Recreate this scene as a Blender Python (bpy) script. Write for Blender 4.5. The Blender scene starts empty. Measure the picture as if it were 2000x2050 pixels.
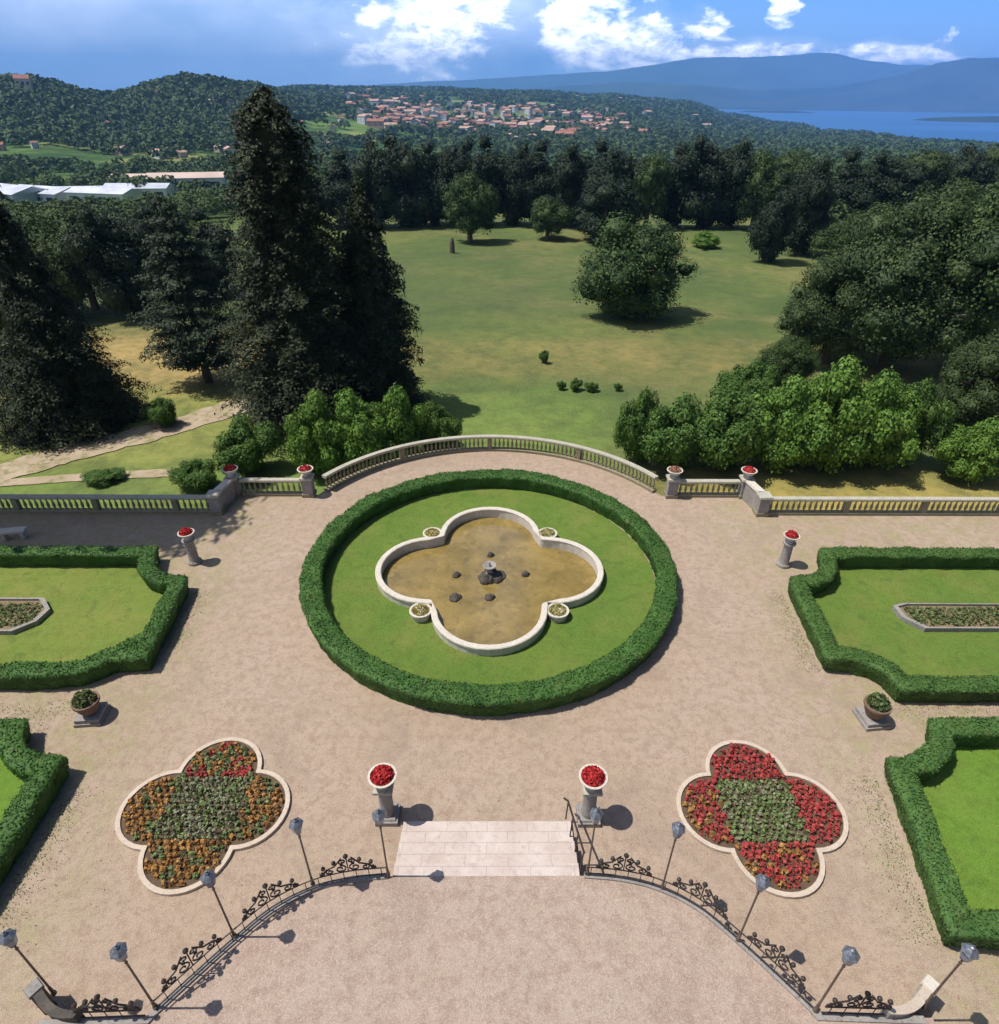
import bpy, math, random
import numpy as np
from mathutils import Matrix, Vector
random.seed(7); rng = np.random.default_rng(11)
PI = math.pi; SC = bpy.context.scene; COL = SC.collection
# ------------------------------------------------------------------ camera model, used to read positions on the ground
TH, PSI, ROLL, FOC, CX, CH, S = math.radians(32.726), math.radians(.633), math.radians(.4934), 1292., .153, 17., 2000/1904
CR, SR = math.cos(ROLL), math.sin(ROLL)
def ray(u, v):
    x0, y0 = (u*S-1000)/FOC, (v*S-1025)/FOC
    x, y = x0*CR+y0*SR, -x0*SR+y0*CR
    f, d = math.cos(TH)-y*math.sin(TH), math.sin(TH)+y*math.cos(TH)
    return (x*math.cos(PSI)+f*math.sin(PSI), -x*math.sin(PSI)+f*math.cos(PSI), -d)
def G(u, v, z=0.):
    r = ray(u, v); t = (CH-z)/-r[2]
    return CX+r[0]*t, r[1]*t
# ------------------------------------------------------------------ value noise
_T = rng.random((256, 256))
def vnoise(x, y):
    xi, yi = np.floor(x).astype(int), np.floor(y).astype(int); fx, fy = x-xi, y-yi
    fx, fy = fx*fx*(3-2*fx), fy*fy*(3-2*fy)
    a, b = _T[xi & 255, yi & 255], _T[(xi+1) & 255, yi & 255]
    c, d = _T[xi & 255, (yi+1) & 255], _T[(xi+1) & 255, (yi+1) & 255]
    return (a*(1-fx)+b*fx)*(1-fy)+(c*(1-fx)+d*fx)*fy
def fbm(x, y, o=4):
    s, a, t = 0, 1., 0
    for k in range(o): s = s+a*vnoise(x*2**k+17*k, y*2**k+31*k); t += a; a *= .5
    return s/t
# ------------------------------------------------------------------ object helpers
def link(name, me, mat=None, parent=None):
    o = bpy.data.objects.new(name, me); COL.objects.link(o)
    if mat is not None and me is not None:
        for m in (mat if isinstance(mat, (list, tuple)) else [mat]): me.materials.append(m)
    if parent is not None: o.parent = parent
    return o
def tag(o, label=None, cat=None, group=None, kind=None):
    if label: o['label'] = label
    if cat: o['category'] = cat
    if group: o['group'] = group
    if kind: o['kind'] = kind
    return o
def empty(name, loc=(0, 0, 0), rz=0, label=None, cat=None, group=None):
    o = link(name, None); o.location = loc; o.rotation_euler.z = rz; o.empty_display_size = .2
    return tag(o, label, cat, group)
def meshnp(name, V, F, smooth=False):
    V = np.asarray(V, dtype=np.float32).reshape(-1, 3); F = np.asarray(F, dtype=np.int32)
    me = bpy.data.meshes.new(name); n, k = F.shape
    me.vertices.add(len(V)); me.vertices.foreach_set('co', V.ravel())
    me.loops.add(n*k); me.loops.foreach_set('vertex_index', F.ravel())
    me.polygons.add(n); me.polygons.foreach_set('loop_start', np.arange(n, dtype=np.int32)*k)
    me.polygons.foreach_set('loop_total', np.full(n, k, dtype=np.int32))
    if smooth: me.polygons.foreach_set('use_smooth', np.ones(n, dtype=bool))
    me.update(calc_edges=True); return me
def dup(root, loc=None, rz=0, scale=None, label=None):
    r = root.copy(); COL.objects.link(r)
    if loc is not None: r.location = loc
    r.rotation_euler.z = rz
    if scale is not None: r.scale = scale if isinstance(scale, tuple) else (scale,)*3
    if label: r['label'] = label
    for c in KIDS.get(root.name, []):
        k = c.copy(); COL.objects.link(k); k.parent = r
        for g in KIDS.get(c.name, []):
            q = g.copy(); COL.objects.link(q); q.parent = k
    return r
class _K(dict):
    def get(self, name, d):
        return list(bpy.data.objects[name].children)
KIDS = _K()
class MB:
    def __init__(s): s.v = []; s.f = []
    def add(s, V, F):
        b = len(s.v); s.v += [tuple(p) for p in V]; s.f += [tuple(i+b for i in f) for f in F]; return s
    def box(s, cx, cy, z0, sx, sy, h, rz=0, t=0.):
        V = []
        for z, k in ((z0, 0), (z0+h, t)):
            for a, b in ((-1, -1), (1, -1), (1, 1), (-1, 1)):
                x, y = a*(sx/2-k), b*(sy/2-k)
                V.append((cx+x*math.cos(rz)-y*math.sin(rz), cy+x*math.sin(rz)+y*math.cos(rz), z))
        return s.add(V, [(3, 2, 1, 0), (4, 5, 6, 7), (0, 1, 5, 4), (1, 2, 6, 5), (2, 3, 7, 6), (3, 0, 4, 7)])
    def lathe(s, prof, n=16, cx=0, cy=0, z=0, off=0.):
        V = []; F = []
        for r, h in prof:
            for i in range(n):
                a = 2*PI*(i+off)/n; V.append((cx+r*math.cos(a), cy+r*math.sin(a), z+h))
        for j in range(len(prof)-1):
            for i in range(n): k = (i+1) % n; F.append((j*n+i, j*n+k, (j+1)*n+k, (j+1)*n+i))
        F.append(tuple(range(n))[::-1]); F.append(tuple((len(prof)-1)*n+i for i in range(n)))
        return s.add(V, F)
    def tube(s, pts, r, n=6):
        pts = [Vector(p) for p in pts]; V = []; F = []; m = len(pts)
        rr = r if isinstance(r, (list, tuple)) else [r]*m
        for i, p in enumerate(pts):
            d = (pts[min(i+1, m-1)]-pts[max(i-1, 0)]).normalized()
            u = d.cross(Vector((0, 0, 1)) if abs(d.z) < .9 else Vector((1, 0, 0))).normalized(); w = d.cross(u)
            for k in range(n):
                a = 2*PI*k/n; q = p+(u*math.cos(a)+w*math.sin(a))*rr[i]; V.append(tuple(q))
        for i in range(m-1):
            for k in range(n): l = (k+1) % n; F.append((i*n+k, i*n+l, (i+1)*n+l, (i+1)*n+k))
        F.append(tuple(range(n))); F.append(tuple((m-1)*n+i for i in range(n))[::-1])
        return s.add(V, F)
    def prism(s, poly, z0, z1):
        n = len(poly); V = [(x, y, z0) for x, y in poly]+[(x, y, z1) for x, y in poly]
        return s.add(V, [tuple(range(n))[::-1], tuple(range(n, 2*n))]+[(i, (i+1) % n, n+(i+1) % n, n+i) for i in range(n)])
    def sweep(s, path, prof, closed=False):
        """profile of (offset to the right, z) carried along a plan path"""
        n = len(path); m = len(prof); V = []; F = []
        for i, (x, y) in enumerate(path):
            nx, ny = nrm(path, i, closed)
            for o, z in prof: V.append((x+nx*o, y+ny*o, z))
        for i in range(n if closed else n-1):
            j = (i+1) % n
            for k in range(m): l = (k+1) % m; F.append((i*m+k, j*m+k, j*m+l, i*m+l))
        if not closed: F.append(tuple(range(m))[::-1]); F.append(tuple((n-1)*m+k for k in range(m)))
        return s.add(V, F)
    def build(s, name, mat, parent=None, smooth=False, recalc=True):
        me = bpy.data.meshes.new(name); me.from_pydata(s.v, [], s.f)
        if recalc:
            import bmesh
            bm = bmesh.new(); bm.from_mesh(me); bmesh.ops.recalc_face_normals(bm, faces=bm.faces); bm.to_mesh(me); bm.free()
        if smooth:
            for p in me.polygons: p.use_smooth = True
            try: me.set_sharp_from_angle(angle=math.radians(40))
            except Exception: pass
        me.update(); return link(name, me, mat, parent)
def nrm(path, i, closed=False):
    n = len(path)
    a = path[(i-1) % n] if closed or i > 0 else path[i]; b = path[i]; c = path[(i+1) % n] if closed or i < n-1 else path[i]
    def u(p, q):
        d = math.hypot(q[0]-p[0], q[1]-p[1]) or 1; return ((q[0]-p[0])/d, (q[1]-p[1])/d)
    if a == b: t = u(b, c); k = 1
    elif b == c: t = u(a, b); k = 1
    else:
        t1, t2 = u(a, b), u(b, c); t = (t1[0]+t2[0], t1[1]+t2[1]); L = math.hypot(*t) or 1; t = (t[0]/L, t[1]/L)
        k = 1/max(.5, t[0]*t1[0]+t[1]*t1[1])
    return t[1]*k, -t[0]*k
def arc(cx, cy, r, a0, a1, n=12):
    return [(cx+r*math.cos(math.radians(a0+(a1-a0)*i/n)), cy+r*math.sin(math.radians(a0+(a1-a0)*i/n))) for i in range(n+1)]
def resample(path, step, closed=False):
    P = list(path)+([path[0]] if closed else []); out = []; 
    for a, b in zip(P, P[1:]):
        L = math.hypot(b[0]-a[0], b[1]-a[1]); k = max(1, int(round(L/step)))
        out += [(a[0]+(b[0]-a[0])*i/k, a[1]+(b[1]-a[1])*i/k) for i in range(k)]
    if not closed: out.append(P[-1])
    return out
# ------------------------------------------------------------------ materials
class M:
    def __init__(s, name):
        s.m = bpy.data.materials.new(name); s.m.use_nodes = True; s.t = s.m.node_tree; s.t.nodes.clear()
        s.out = s.t.nodes.new('ShaderNodeOutputMaterial'); s.pos = None
    def n(s, typ, **kw):
        o = s.t.nodes.new(typ)
        for k, v in kw.items(): setattr(o, k, v)
        return o
    def put(s, sock, val):
        if isinstance(val, bpy.types.NodeSocket): s.t.links.new(val, sock)
        elif isinstance(val, (tuple, list)) and len(val) == 3 and sock.type == 'RGBA': sock.default_value = (*val, 1)
        else: sock.default_value = val
    def P(s):
        if s.pos is None: s.pos = s.n('ShaderNodeNewGeometry').outputs['Position']
        return s.pos
    def O(s): return s.n('ShaderNodeTexCoord').outputs['Object']
    def noise(s, scale, detail=3, rough=.55, vec=None, dist=0):
        o = s.n('ShaderNodeTexNoise'); s.put(o.inputs['Vector'], vec or s.P())
        o.inputs['Scale'].default_value = scale; o.inputs['Detail'].default_value = detail; o.inputs['Roughness'].default_value = rough
        o.inputs['Distortion'].default_value = dist
        return o.outputs['Fac']
    def vor(s, scale, vec=None, feat='F1', out='Distance'):
        o = s.n('ShaderNodeTexVoronoi', feature=feat); s.put(o.inputs['Vector'], vec or s.P()); o.inputs['Scale'].default_value = scale
        return o.outputs[out]
    def rng(s, v, a, b, c=0., d=1.):
        o = s.n('ShaderNodeMapRange'); s.put(o.inputs[0], v)
        for i, k in enumerate((a, b, c, d)): o.inputs[i+1].default_value = k
        return o.outputs[0]
    def mix(s, f, a, b, mode='MIX'):
        o = s.n('ShaderNodeMix', data_type='RGBA', blend_type=mode); s.put(o.inputs[0], f); s.put(o.inputs[6], a); s.put(o.inputs[7], b)
        return o.outputs[2]
    def math(s, op, a, b=0.):
        o = s.n('ShaderNodeMath', operation=op); s.put(o.inputs[0], a); s.put(o.inputs[1], b); return o.outputs[0]
    def island(s): return s.n('ShaderNodeNewGeometry').outputs['Random Per Island']
    def orand(s): return s.n('ShaderNodeObjectInfo').outputs['Random']
    def sep(s, v):
        o = s.n('ShaderNodeSeparateXYZ'); s.put(o.inputs[0], v); return o.outputs
    def bump(s, h, strength=.5, dist=.05):
        o = s.n('ShaderNodeBump'); s.put(o.inputs['Height'], h); o.inputs['Strength'].default_value = strength; o.inputs['Distance'].default_value = dist
        return o.outputs[0]
    def done(s, col, rough=.85, spec=.3, bump=None, metal=0., trans=0., tcol=None):
        b = s.n('ShaderNodeBsdfPrincipled'); s.put(b.inputs['Base Color'], col); s.put(b.inputs['Roughness'], rough)
        b.inputs['Specular IOR Level'].default_value = spec; b.inputs['Metallic'].default_value = metal
        if bump is not None: s.put(b.inputs['Normal'], bump)
        if trans:
            t = s.n('ShaderNodeBsdfTranslucent'); s.put(t.inputs[0], tcol if tcol is not None else col)
            x = s.n('ShaderNodeMixShader'); x.inputs[0].default_value = trans
            s.t.links.new(b.outputs[0], x.inputs[1]); s.t.links.new(t.outputs[0], x.inputs[2]); s.t.links.new(x.outputs[0], s.out.inputs[0])
        else: s.t.links.new(b.outputs[0], s.out.inputs[0])
        return s.m
def foliage(name, dark, mid, light, nscale=.35, trans=.22):
    m = M(name); n = m.noise(nscale, 3, .6); i = m.island()
    c = m.mix(m.rng(n, .3, .7), dark, mid); c = m.mix(m.math('MULTIPLY', m.rng(i, .25, 1.), m.rng(n, .25, .75, .45, 1.)), c, light)
    if 'hedge' in name: c = m.mix(m.rng(m.noise(2.1, 5, .75), .56, .7, 0, .65), c, (.13, .13, .045)); c = m.mix(m.rng(m.noise(.7, 4, .7), .52, .66, 0, .5), c, tuple(k*.55 for k in mid))
    c = m.mix(m.rng(m.orand(), 0, 1, 0, .35), c, tuple(a*b for a, b in zip(mid, (1.25, .95, .8))))
    return m.done(c, .62, .22, trans=trans)
def stone(name, a, b, c, sc=2., rough=.85, moss=None):
    m = M(name); n1 = m.noise(sc, 5, .65); n2 = m.noise(sc*6, 4, .7); n3 = m.noise(sc*30, 2, .6)
    col = m.mix(m.rng(n1, .3, .7), a, b); col = m.mix(m.rng(n2, .52, .72, 0, .8), col, c)
    if moss: col = m.mix(m.rng(m.noise(sc*1.7, 5, .7), .5, .7, 0, .85), col, moss)
    return m.done(col, rough, .25, m.bump(m.math('ADD', n2, n3), .5, .02))

m = M('gravel_pink')
big = m.noise(.16, 4, .6); midn = m.noise(.9, 5, .7); fine = m.noise(7, 4, .75); gr = m.noise(38, 2, .7); spk = m.vor(16); 
c = m.mix(m.rng(big, .3, .7), (.385, .285, .205), (.44, .34, .27)); c = m.mix(m.rng(midn, .35, .7, 0, .55), c, (.35, .27, .175))
c = m.mix(m.rng(m.noise(.42, 5, .72, dist=.8), .52, .72, 0, .6), c, (.29, .245, .15))
ap = m.math('ABSOLUTE', m.sep(m.P())[0]); c = m.mix(m.math('MULTIPLY', m.rng(ap, 9.2, 11.8), m.rng(m.noise(1.1, 5, .75), .42, .62, 0, .75)), c, (.27, .27, .10))
c = m.mix(m.rng(m.noise(3.2, 5, .8), .47, .6, 0, .75), c, (.28, .195, .14)); c = m.mix(m.rng(m.noise(.3, 3, .6, dist=1.2), .56, .66, 0, .4), c, (.25, .19, .14)); c = m.mix(m.rng(fine, .5, .72, 0, .7), c, (.25, .17, .12)); c = m.mix(m.rng(gr, .45, .75, 0, .6), c, (.70, .56, .46))
c = m.mix(m.rng(m.vor(2.6), .0, .055, .75, 0), c, (.16, .11, .07)); c = m.mix(m.rng(m.vor(1.15), .0, .03, .7, 0), c, (.12, .15, .05))
GRAVEL = m.done(c, .95, .1, m.bump(m.math('ADD', gr, m.math('MULTIPLY', fine, .6)), .8, .03))
m = M('gravel_forecourt')
big = m.noise(.2, 4, .6); midn = m.noise(1.3, 5, .7); fine = m.noise(9, 4, .75); gr = m.noise(42, 2, .7)
c = m.mix(m.rng(big, .3, .7), (.42, .305, .245), (.41, .335, .27)); c = m.mix(m.rng(midn, .4, .7, 0, .5), c, (.35, .27, .195))
c = m.mix(m.rng(m.noise(3.4, 5, .8), .47, .6, 0, .7), c, (.29, .20, .155)); c = m.mix(m.rng(m.noise(.35, 3, .6, dist=1.2), .54, .66, 0, .4), c, (.27, .20, .155)); c = m.mix(m.rng(fine, .5, .74, 0, .65), c, (.27, .185, .14)); c = m.mix(m.rng(gr, .45, .75, 0, .6), c, (.72, .59, .50))
c = m.mix(m.rng(m.vor(2.1), .0, .05, .6, 0), c, (.2, .12, .07))
GRAVEL2 = m.done(c, .95, .1, m.bump(m.math('ADD', gr, m.math('MULTIPLY', fine, .6)), .8, .03))
def lawn(name, a, b, straw, dry=.6):
    m = M(name); n1 = m.noise(.35, 4, .65); n2 = m.noise(2.2, 5, .7); n3 = m.noise(26, 3, .8)
    c = m.mix(m.rng(n1, .3, .7), a, b); c = m.mix(m.rng(m.noise(.55, 6, .72), .48, .75, 0, dry), c, straw)
    c = m.mix(m.rng(n2, .45, .7, 0, .6), c, tuple(k*.6 for k in a)); c = m.mix(m.rng(m.noise(9, 3, .8), .5, .7, 0, .5), c, tuple(k*.6 for k in a)); c = m.mix(m.rng(n3, .45, .8, 0, .7), c, tuple(min(1, k*1.6) for k in b)); c = m.mix(m.rng(m.noise(1.4, 4, .7, dist=1.), .56, .66, 0, .45), c, (.07, .14, .035))
    return m.done(c, .9, .12, m.bump(n3, .9, .05))
LAWN = lawn('lawn_clipped', (.10, .185, .032), (.16, .225, .042), (.29, .25, .08), .75)
LAWN_DRY = lawn('lawn_dry', (.15, .22, .042), (.21, .26, .055), (.34, .28, .09), .8)
LAWN_LUSH = lawn('lawn_lush', (.115, .225, .03), (.17, .275, .042), (.28, .28, .08), .45)
STONE = stone('pale_stone', (.56, .50, .42), (.66, .61, .52), (.28, .25, .20), 2.4)
COPING = stone('coping_stone', (.38, .36, .28), (.50, .47, .38), (.16, .14, .10), 2.4)
MOSSY = stone('mossy_stone', (.24, .21, .14), (.32, .28, .19), (.10, .09, .06), 2.2, moss=(.20, .19, .06))
m = M('step_stone'); br = m.n('ShaderNodeTexBrick'); m.put(br.inputs['Vector'], m.P()); br.inputs['Scale'].default_value = 1; br.inputs['Brick Width'].default_value = 1.1; br.inputs['Row Height'].default_value = .4; br.inputs['Mortar Size'].default_value = .012
c = m.mix(m.rng(m.noise(1.2, 4, .65), .35, .65), (.50, .40, .35), (.58, .50, .45)); c = m.mix(m.rng(m.noise(5, 5, .75), .5, .7, 0, .6), c, (.34, .28, .25)); c = m.mix(m.rng(m.noise(3, 3, .6, dist=.5), .6, .72, 0, .5), c, (.60, .57, .52))
STEP = m.done(m.mix(m.math('MULTIPLY', br.outputs['Fac'], .4), c, (.26, .20, .17)), .85, .2, m.bump(m.noise(20, 3), .4, .02))
KERB = stone('kerb_stone', (.52, .42, .33), (.60, .51, .41), (.34, .27, .21), 2.5)
GREYST = stone('grey_stone', (.25, .23, .21), (.36, .33, .30), (.12, .11, .10), 2.)
ROCK_AND_SHADE = stone('dark_rock_and_shade', (.06, .055, .05), (.12, .10, .08), (.03, .03, .025), 4.)  # pool rocks; also darkens the left stair parapet to carry its shade
TERRA = stone('terracotta', (.34, .14, .08), (.42, .21, .13), (.15, .08, .05), 5.)
POTM = stone('brown_stone', (.16, .10, .07), (.24, .16, .11), (.07, .05, .04), 5.)
SOIL = stone('bed_soil', (.10, .065, .04), (.15, .10, .065), (.05, .035, .02), 5.)
m = M('wrought_iron'); IRON = m.done(m.mix(m.rng(m.noise(20, 3), .4, .7), (.035, .032, .032), (.085, .065, .055)), .55, .4, metal=.35)
m = M('lamp_post_paint'); POSTM = m.done(m.mix(m.rng(m.noise(9, 3), .4, .7), (.10, .068, .05), (.15, .11, .085)), .5, .4)
m = M('lantern_roof'); ROOFM = m.done(m.mix(m.rng(m.noise(12, 3), .4, .7), (.13, .14, .16), (.24, .26, .30)), .4, .5, metal=.4)
m = M('lantern_glass'); GLASSM = m.done((.16, .20, .25), .12, .6)
m = M('pond_water')
n = m.noise(.5, 5, .65, dist=.4); n2 = m.noise(2.4, 5, .7); r0 = m.sep(m.P())
c = m.mix(m.rng(n, .38, .62), (.19, .135, .04), (.29, .205, .065)); c = m.mix(m.rng(n2, .52, .72, 0, .7), c, (.09, .075, .03)); c = m.mix(m.rng(m.noise(1.1, 6, .75), .55, .72, 0, .8), c, (.38, .26, .09))
c = m.mix(m.rng(m.noise(9, 3, .7), .55, .8, 0, .5), c, (.10, .07, .03))
WATER = m.done(c, .1, .5, m.bump(m.noise(14, 2), .12, .01))
m = M('lake_water'); LAKE = m.done(m.mix(m.rng(m.noise(.0011, 3), .4, .6), (.03, .12, .32), (.045, .15, .38)), .35, .4)  # base blue raised to carry the sky's reflection in the water
HEDGE = foliage('hedge_leaves', (.022, .075, .014), (.045, .125, .022), (.11, .20, .045), 1.8, .03)
HEDGE_D = foliage('hedge_leaves_olive', (.03, .085, .02), (.055, .13, .028), (.12, .20, .05), 1.2, .03)
CONIF = foliage('conifer_needles', (.010, .020, .010), (.022, .036, .014), (.085, .098, .040), .45, .06)
CONIF2 = foliage('cedar_needles', (.018, .038, .020), (.035, .058, .028), (.085, .105, .055), .3, .1)
DECID = foliage('broad_leaves', (.018, .044, .013), (.036, .072, .019), (.11, .16, .04), .22, .12)
DECID_O = foliage('olive_leaves', (.020, .042, .014), (.038, .070, .02), (.125, .165, .055), .3, .12)
DARKL = foliage('dark_broad_leaves', (.010, .020, .012), (.018, .034, .016), (.042, .062, .026), .15, .1)
DECID_B = foliage('bright_leaves', (.045, .12, .02), (.105, .22, .03), (.24, .38, .07), .6, .18)
FOREST = foliage('forest_leaves', (.028, .060, .022), (.065, .11, .032), (.14, .19, .06), .02, .15)
m = M('mixed_forest_leaves'); vc = m.sep(m.vor(.075, out='Color')); c = m.mix(m.rng(m.noise(.012, 4, .6), .35, .65), (.022, .050, .018), (.055, .095, .028)); c = m.mix(m.rng(vc[0], .35, 1., 0, .75), c, (.10, .15, .04)); c = m.mix(m.rng(vc[1], .6, 1., 0, .8), c, (.018, .036, .02)); c = m.mix(m.math('MULTIPLY', m.island(), .5), c, (.13, .17, .06))
FOREST = m.done(c, .7, .15, trans=.12)
LOWPLANT = foliage('low_plants', (.05, .09, .03), (.10, .15, .05), (.20, .24, .09), 1.5)
YELLOWPL = foliage('yellow_plants', (.25, .24, .06), (.38, .35, .10), (.55, .50, .20), 3)
RED = foliage('red_flowers', (.30, .015, .018), (.48, .025, .03), (.62, .06, .05), 4, .1)
REDB = foliage('red_bedding', (.30, .03, .035), (.42, .05, .05), (.52, .11, .09), 3, .1)
ORANGEB = foliage('orange_bedding', (.25, .12, .035), (.38, .20, .055), (.50, .34, .11), 3, .1)
GREYB = foliage('grey_green_bedding', (.14, .17, .08), (.20, .24, .13), (.32, .34, .22), 3, .1)
GREENB = foliage('green_bedding', (.10, .16, .05), (.15, .24, .08), (.24, .30, .13), 3, .1)
BARK = stone('bark', (.10, .075, .055), (.16, .12, .09), (.04, .03, .025), 3.)
def plain(name, c, c2=None, sc=.3, rough=.8):
    m = M(name); return m.done(m.mix(m.rng(m.noise(sc, 4, .6), .35, .65), c, c2 or tuple(k*.8 for k in c)), rough, .25)
WALLW = plain('house_wall', (.62, .52, .42), (.50, .40, .32)); ROOFR = plain('roof_tile_red', (.38, .16, .11), (.28, .13, .09), .2)
ROOFP = plain('roof_tile_pink', (.52, .33, .26), (.42, .27, .21), .2)
WHITE = plain('white_render', (.66, .66, .68), (.52, .53, .58), .08); SHEDR = plain('metal_roof', (.62, .64, .70), (.42, .45, .54), .12, .6)
PINKR = plain('pale_pink_roof', (.62, .48, .42), (.50, .38, .33), .05); WIN = plain('dark_window', (.05, .06, .08), (.03, .04, .05), .3, .3)
m = M('path_gravel'); c = m.mix(m.rng(m.noise(.5, 4, .6), .35, .65), (.44, .35, .25), (.36, .28, .19)); DIRT = m.done(m.mix(m.rng(m.noise(1.3, 5, .75), .5, .62, 0, .75), c, (.17, .18, .06)), .95, .1)
# ------------------------------------------------------------------ terrain
UC = [-400, -150, 60, 200, 370, 480, 600, 850, 1000, 1150, 1300, 1400, 1500, 1650, 1800, 2050, 2400]
AZC = np.array([math.atan2(ray(u, 190)[0], ray(u, 190)[1]) for u in UC])
DC = np.array([0, 55, 160, 250, 400, 700, 1100, 1700, 2600, 3400, 4300, 5600, 7500, 11000, 19000, 30000.])
ZT = {  # height of the land at each distance along each bearing
 -400: [-7.5, -7.5, -11, -19, -32, -42, -35, 20, 25, 0, -20, -40, -60, -80, -80, -80],
 -150: [-7.5, -7.5, -11, -19, -32, -42, -33, 27, 20, 0, -20, -40, -60, -80, -80, -80],
 60:   [-7.5, -7.5, -11, -19, -32, -42, -33, 31, 20, 0, -20, -40, -60, -80, -80, -80],
 200:  [-7.5, -7.5, -11, -19, -32, -42, -40, 5, 6, 0, -20, -40, -60, -80, -80, -80],
 370:  [-7.5, -7.5, -10.5, -18, -31, -43, -38, 38, 30, 10, 0, -20, -60, -80, -80, -80],
 480:  [-7.5, -7.5, -10, -17, -30, -44, -42, 26, 25, 20, 20, 0, -60, -80, -80, -80],
 600:  [-7.5, -7.5, -9.5, -14, -28, -46, -55, -25, 10, 40, 45, 20, -60, -80, -80, -80],
 850:  [-7.5, -7.5, -9, -13, -26, -48, -62, -52, -22, 15, 47, 20, -60, -80, -80, -80],
 1000: [-7.5, -7.5, -9, -13, -26, -48, -62, -55, -24, 10, 36, 15, -60, -90, -80, -80],
 1150: [-7.5, -7.5, -9, -13, -26, -48, -64, -62, -36, -10, 18, 10, -60, -90, -80, -80],
 1300: [-7.5, -7.5, -9, -13, -26, -48, -65, -70, -62, -40, -18, -10, -60, -100, -90, -80],
 1400: [-7.5, -7.5, -9, -13, -26, -48, -66, -80, -85, -85, -82, -90, -125, -135, -90, -80],
 1500: [-7.5, -7.5, -9, -13, -26, -46, -62, -82, -92, -98, -104, -125, -135, -135, -90, -80],
 1650: [-7.5, -7.5, -9, -12, -22, -38, -58, -80, -95, -105, -125, -130, -135, -135, -90, -80],
 1800: [-7.5, -7.5, -8.5, -11, -20, -34, -56, -80, -98, -120, -130, -130, -135, -135, -90, -80],
 2050: [-7.5, -7.5, -8.5, -10, -18, -32, -56, -84, -104, -130, -130, -130, -130, -135, -90, -80],
 2400: [-7.5, -7.5, -8.5, -10, -18, -32, -56, -84, -104, -130, -130, -130, -130, -135, -90, -80]}
ZA = np.array([ZT[u] for u in UC], dtype=float)
def terr(x, y):
    x, y = np.asarray(x, float), np.asarray(y, float); d = np.hypot(x, y); az = np.clip(np.arctan2(x, y), AZC[0], AZC[-1])
    ia = np.clip(np.searchsorted(AZC, az)-1, 0, len(AZC)-2); fa = (az-AZC[ia])/(AZC[ia+1]-AZC[ia]); fa = fa*fa*(3-2*fa)
    idd = np.clip(np.searchsorted(DC, d)-1, 0, len(DC)-2); fd = np.clip((d-DC[idd])/(DC[idd+1]-DC[idd]), 0, 1); fd = fd*.4+.6*fd*fd*(3-2*fd)
    z = (ZA[ia, idd]*(1-fa)+ZA[ia+1, idd]*fa)*(1-fd)+(ZA[ia, idd+1]*(1-fa)+ZA[ia+1, idd+1]*fa)*fd
    rough = np.clip((d-300)/1500, 0, 1); land = np.clip((z+100)/30, 0, 1)
    z = z+rough*land*(fbm(x/260+9, y/260+5)-.5)*26+np.clip((d-60)/80, 0, 1)*(fbm(x/45, y/45)-.5)*1.4
    return z
def T1(x, y): return float(terr(x, y))
def onland(u, v, z=-8.):
    for _ in range(12):
        x, y = G(u, v, z); z = .4*z+.6*T1(x, y)
    return x, y, T1(x, y)
azs = np.concatenate([np.arange(-180, -52, 4.), np.arange(-52, 52, .35), np.arange(52, 180, 4.)])
ds = np.concatenate([np.arange(6, 60, 4.), np.geomspace(60, 26000, 190)])
A, D = np.meshgrid(np.radians(azs), ds, indexing='ij'); X, Y = D*np.sin(A), D*np.cos(A); Z = terr(X, Y)
# the ground under the garden stays below the terrace
na, nd = A.shape; I = np.arange(na*nd).reshape(na, nd); I2 = np.roll(I, -1, axis=0)
Fq = np.stack([I[:, :-1], I2[:, :-1], I2[:, 1:], I[:, 1:]], -1).reshape(-1, 4)
m = M('park_grass'); px = m.sep(m.P()); dist = m.n('ShaderNodeVectorMath', operation='LENGTH'); m.put(dist.inputs[0], m.P()); dist = dist.outputs['Value']
n0 = m.noise(.018, 5, .6, dist=.5); n1 = m.noise(.07, 5, .65); n2 = m.noise(.6, 5, .7); n3 = m.noise(4, 4, .7)
c = m.mix(m.rng(n0, .38, .62), (.075, .12, .042), (.165, .195, .055))
c = m.mix(m.rng(n1, .46, .66, 0, .8), c, (.225, .20, .08))
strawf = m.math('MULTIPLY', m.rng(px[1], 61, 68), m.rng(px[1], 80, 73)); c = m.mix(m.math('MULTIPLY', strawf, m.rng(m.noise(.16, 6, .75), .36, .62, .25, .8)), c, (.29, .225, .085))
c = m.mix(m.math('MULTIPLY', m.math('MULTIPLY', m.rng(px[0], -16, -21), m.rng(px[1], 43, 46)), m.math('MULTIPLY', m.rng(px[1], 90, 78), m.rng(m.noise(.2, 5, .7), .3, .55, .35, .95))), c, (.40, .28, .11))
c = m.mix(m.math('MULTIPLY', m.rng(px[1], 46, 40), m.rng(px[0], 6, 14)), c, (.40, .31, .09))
c = m.mix(m.math('MULTIPLY', m.math('MULTIPLY', m.rng(px[1], 64, 56), m.rng(px[0], 13, 8)), .6), c, (.20, .29, .06))
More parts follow.
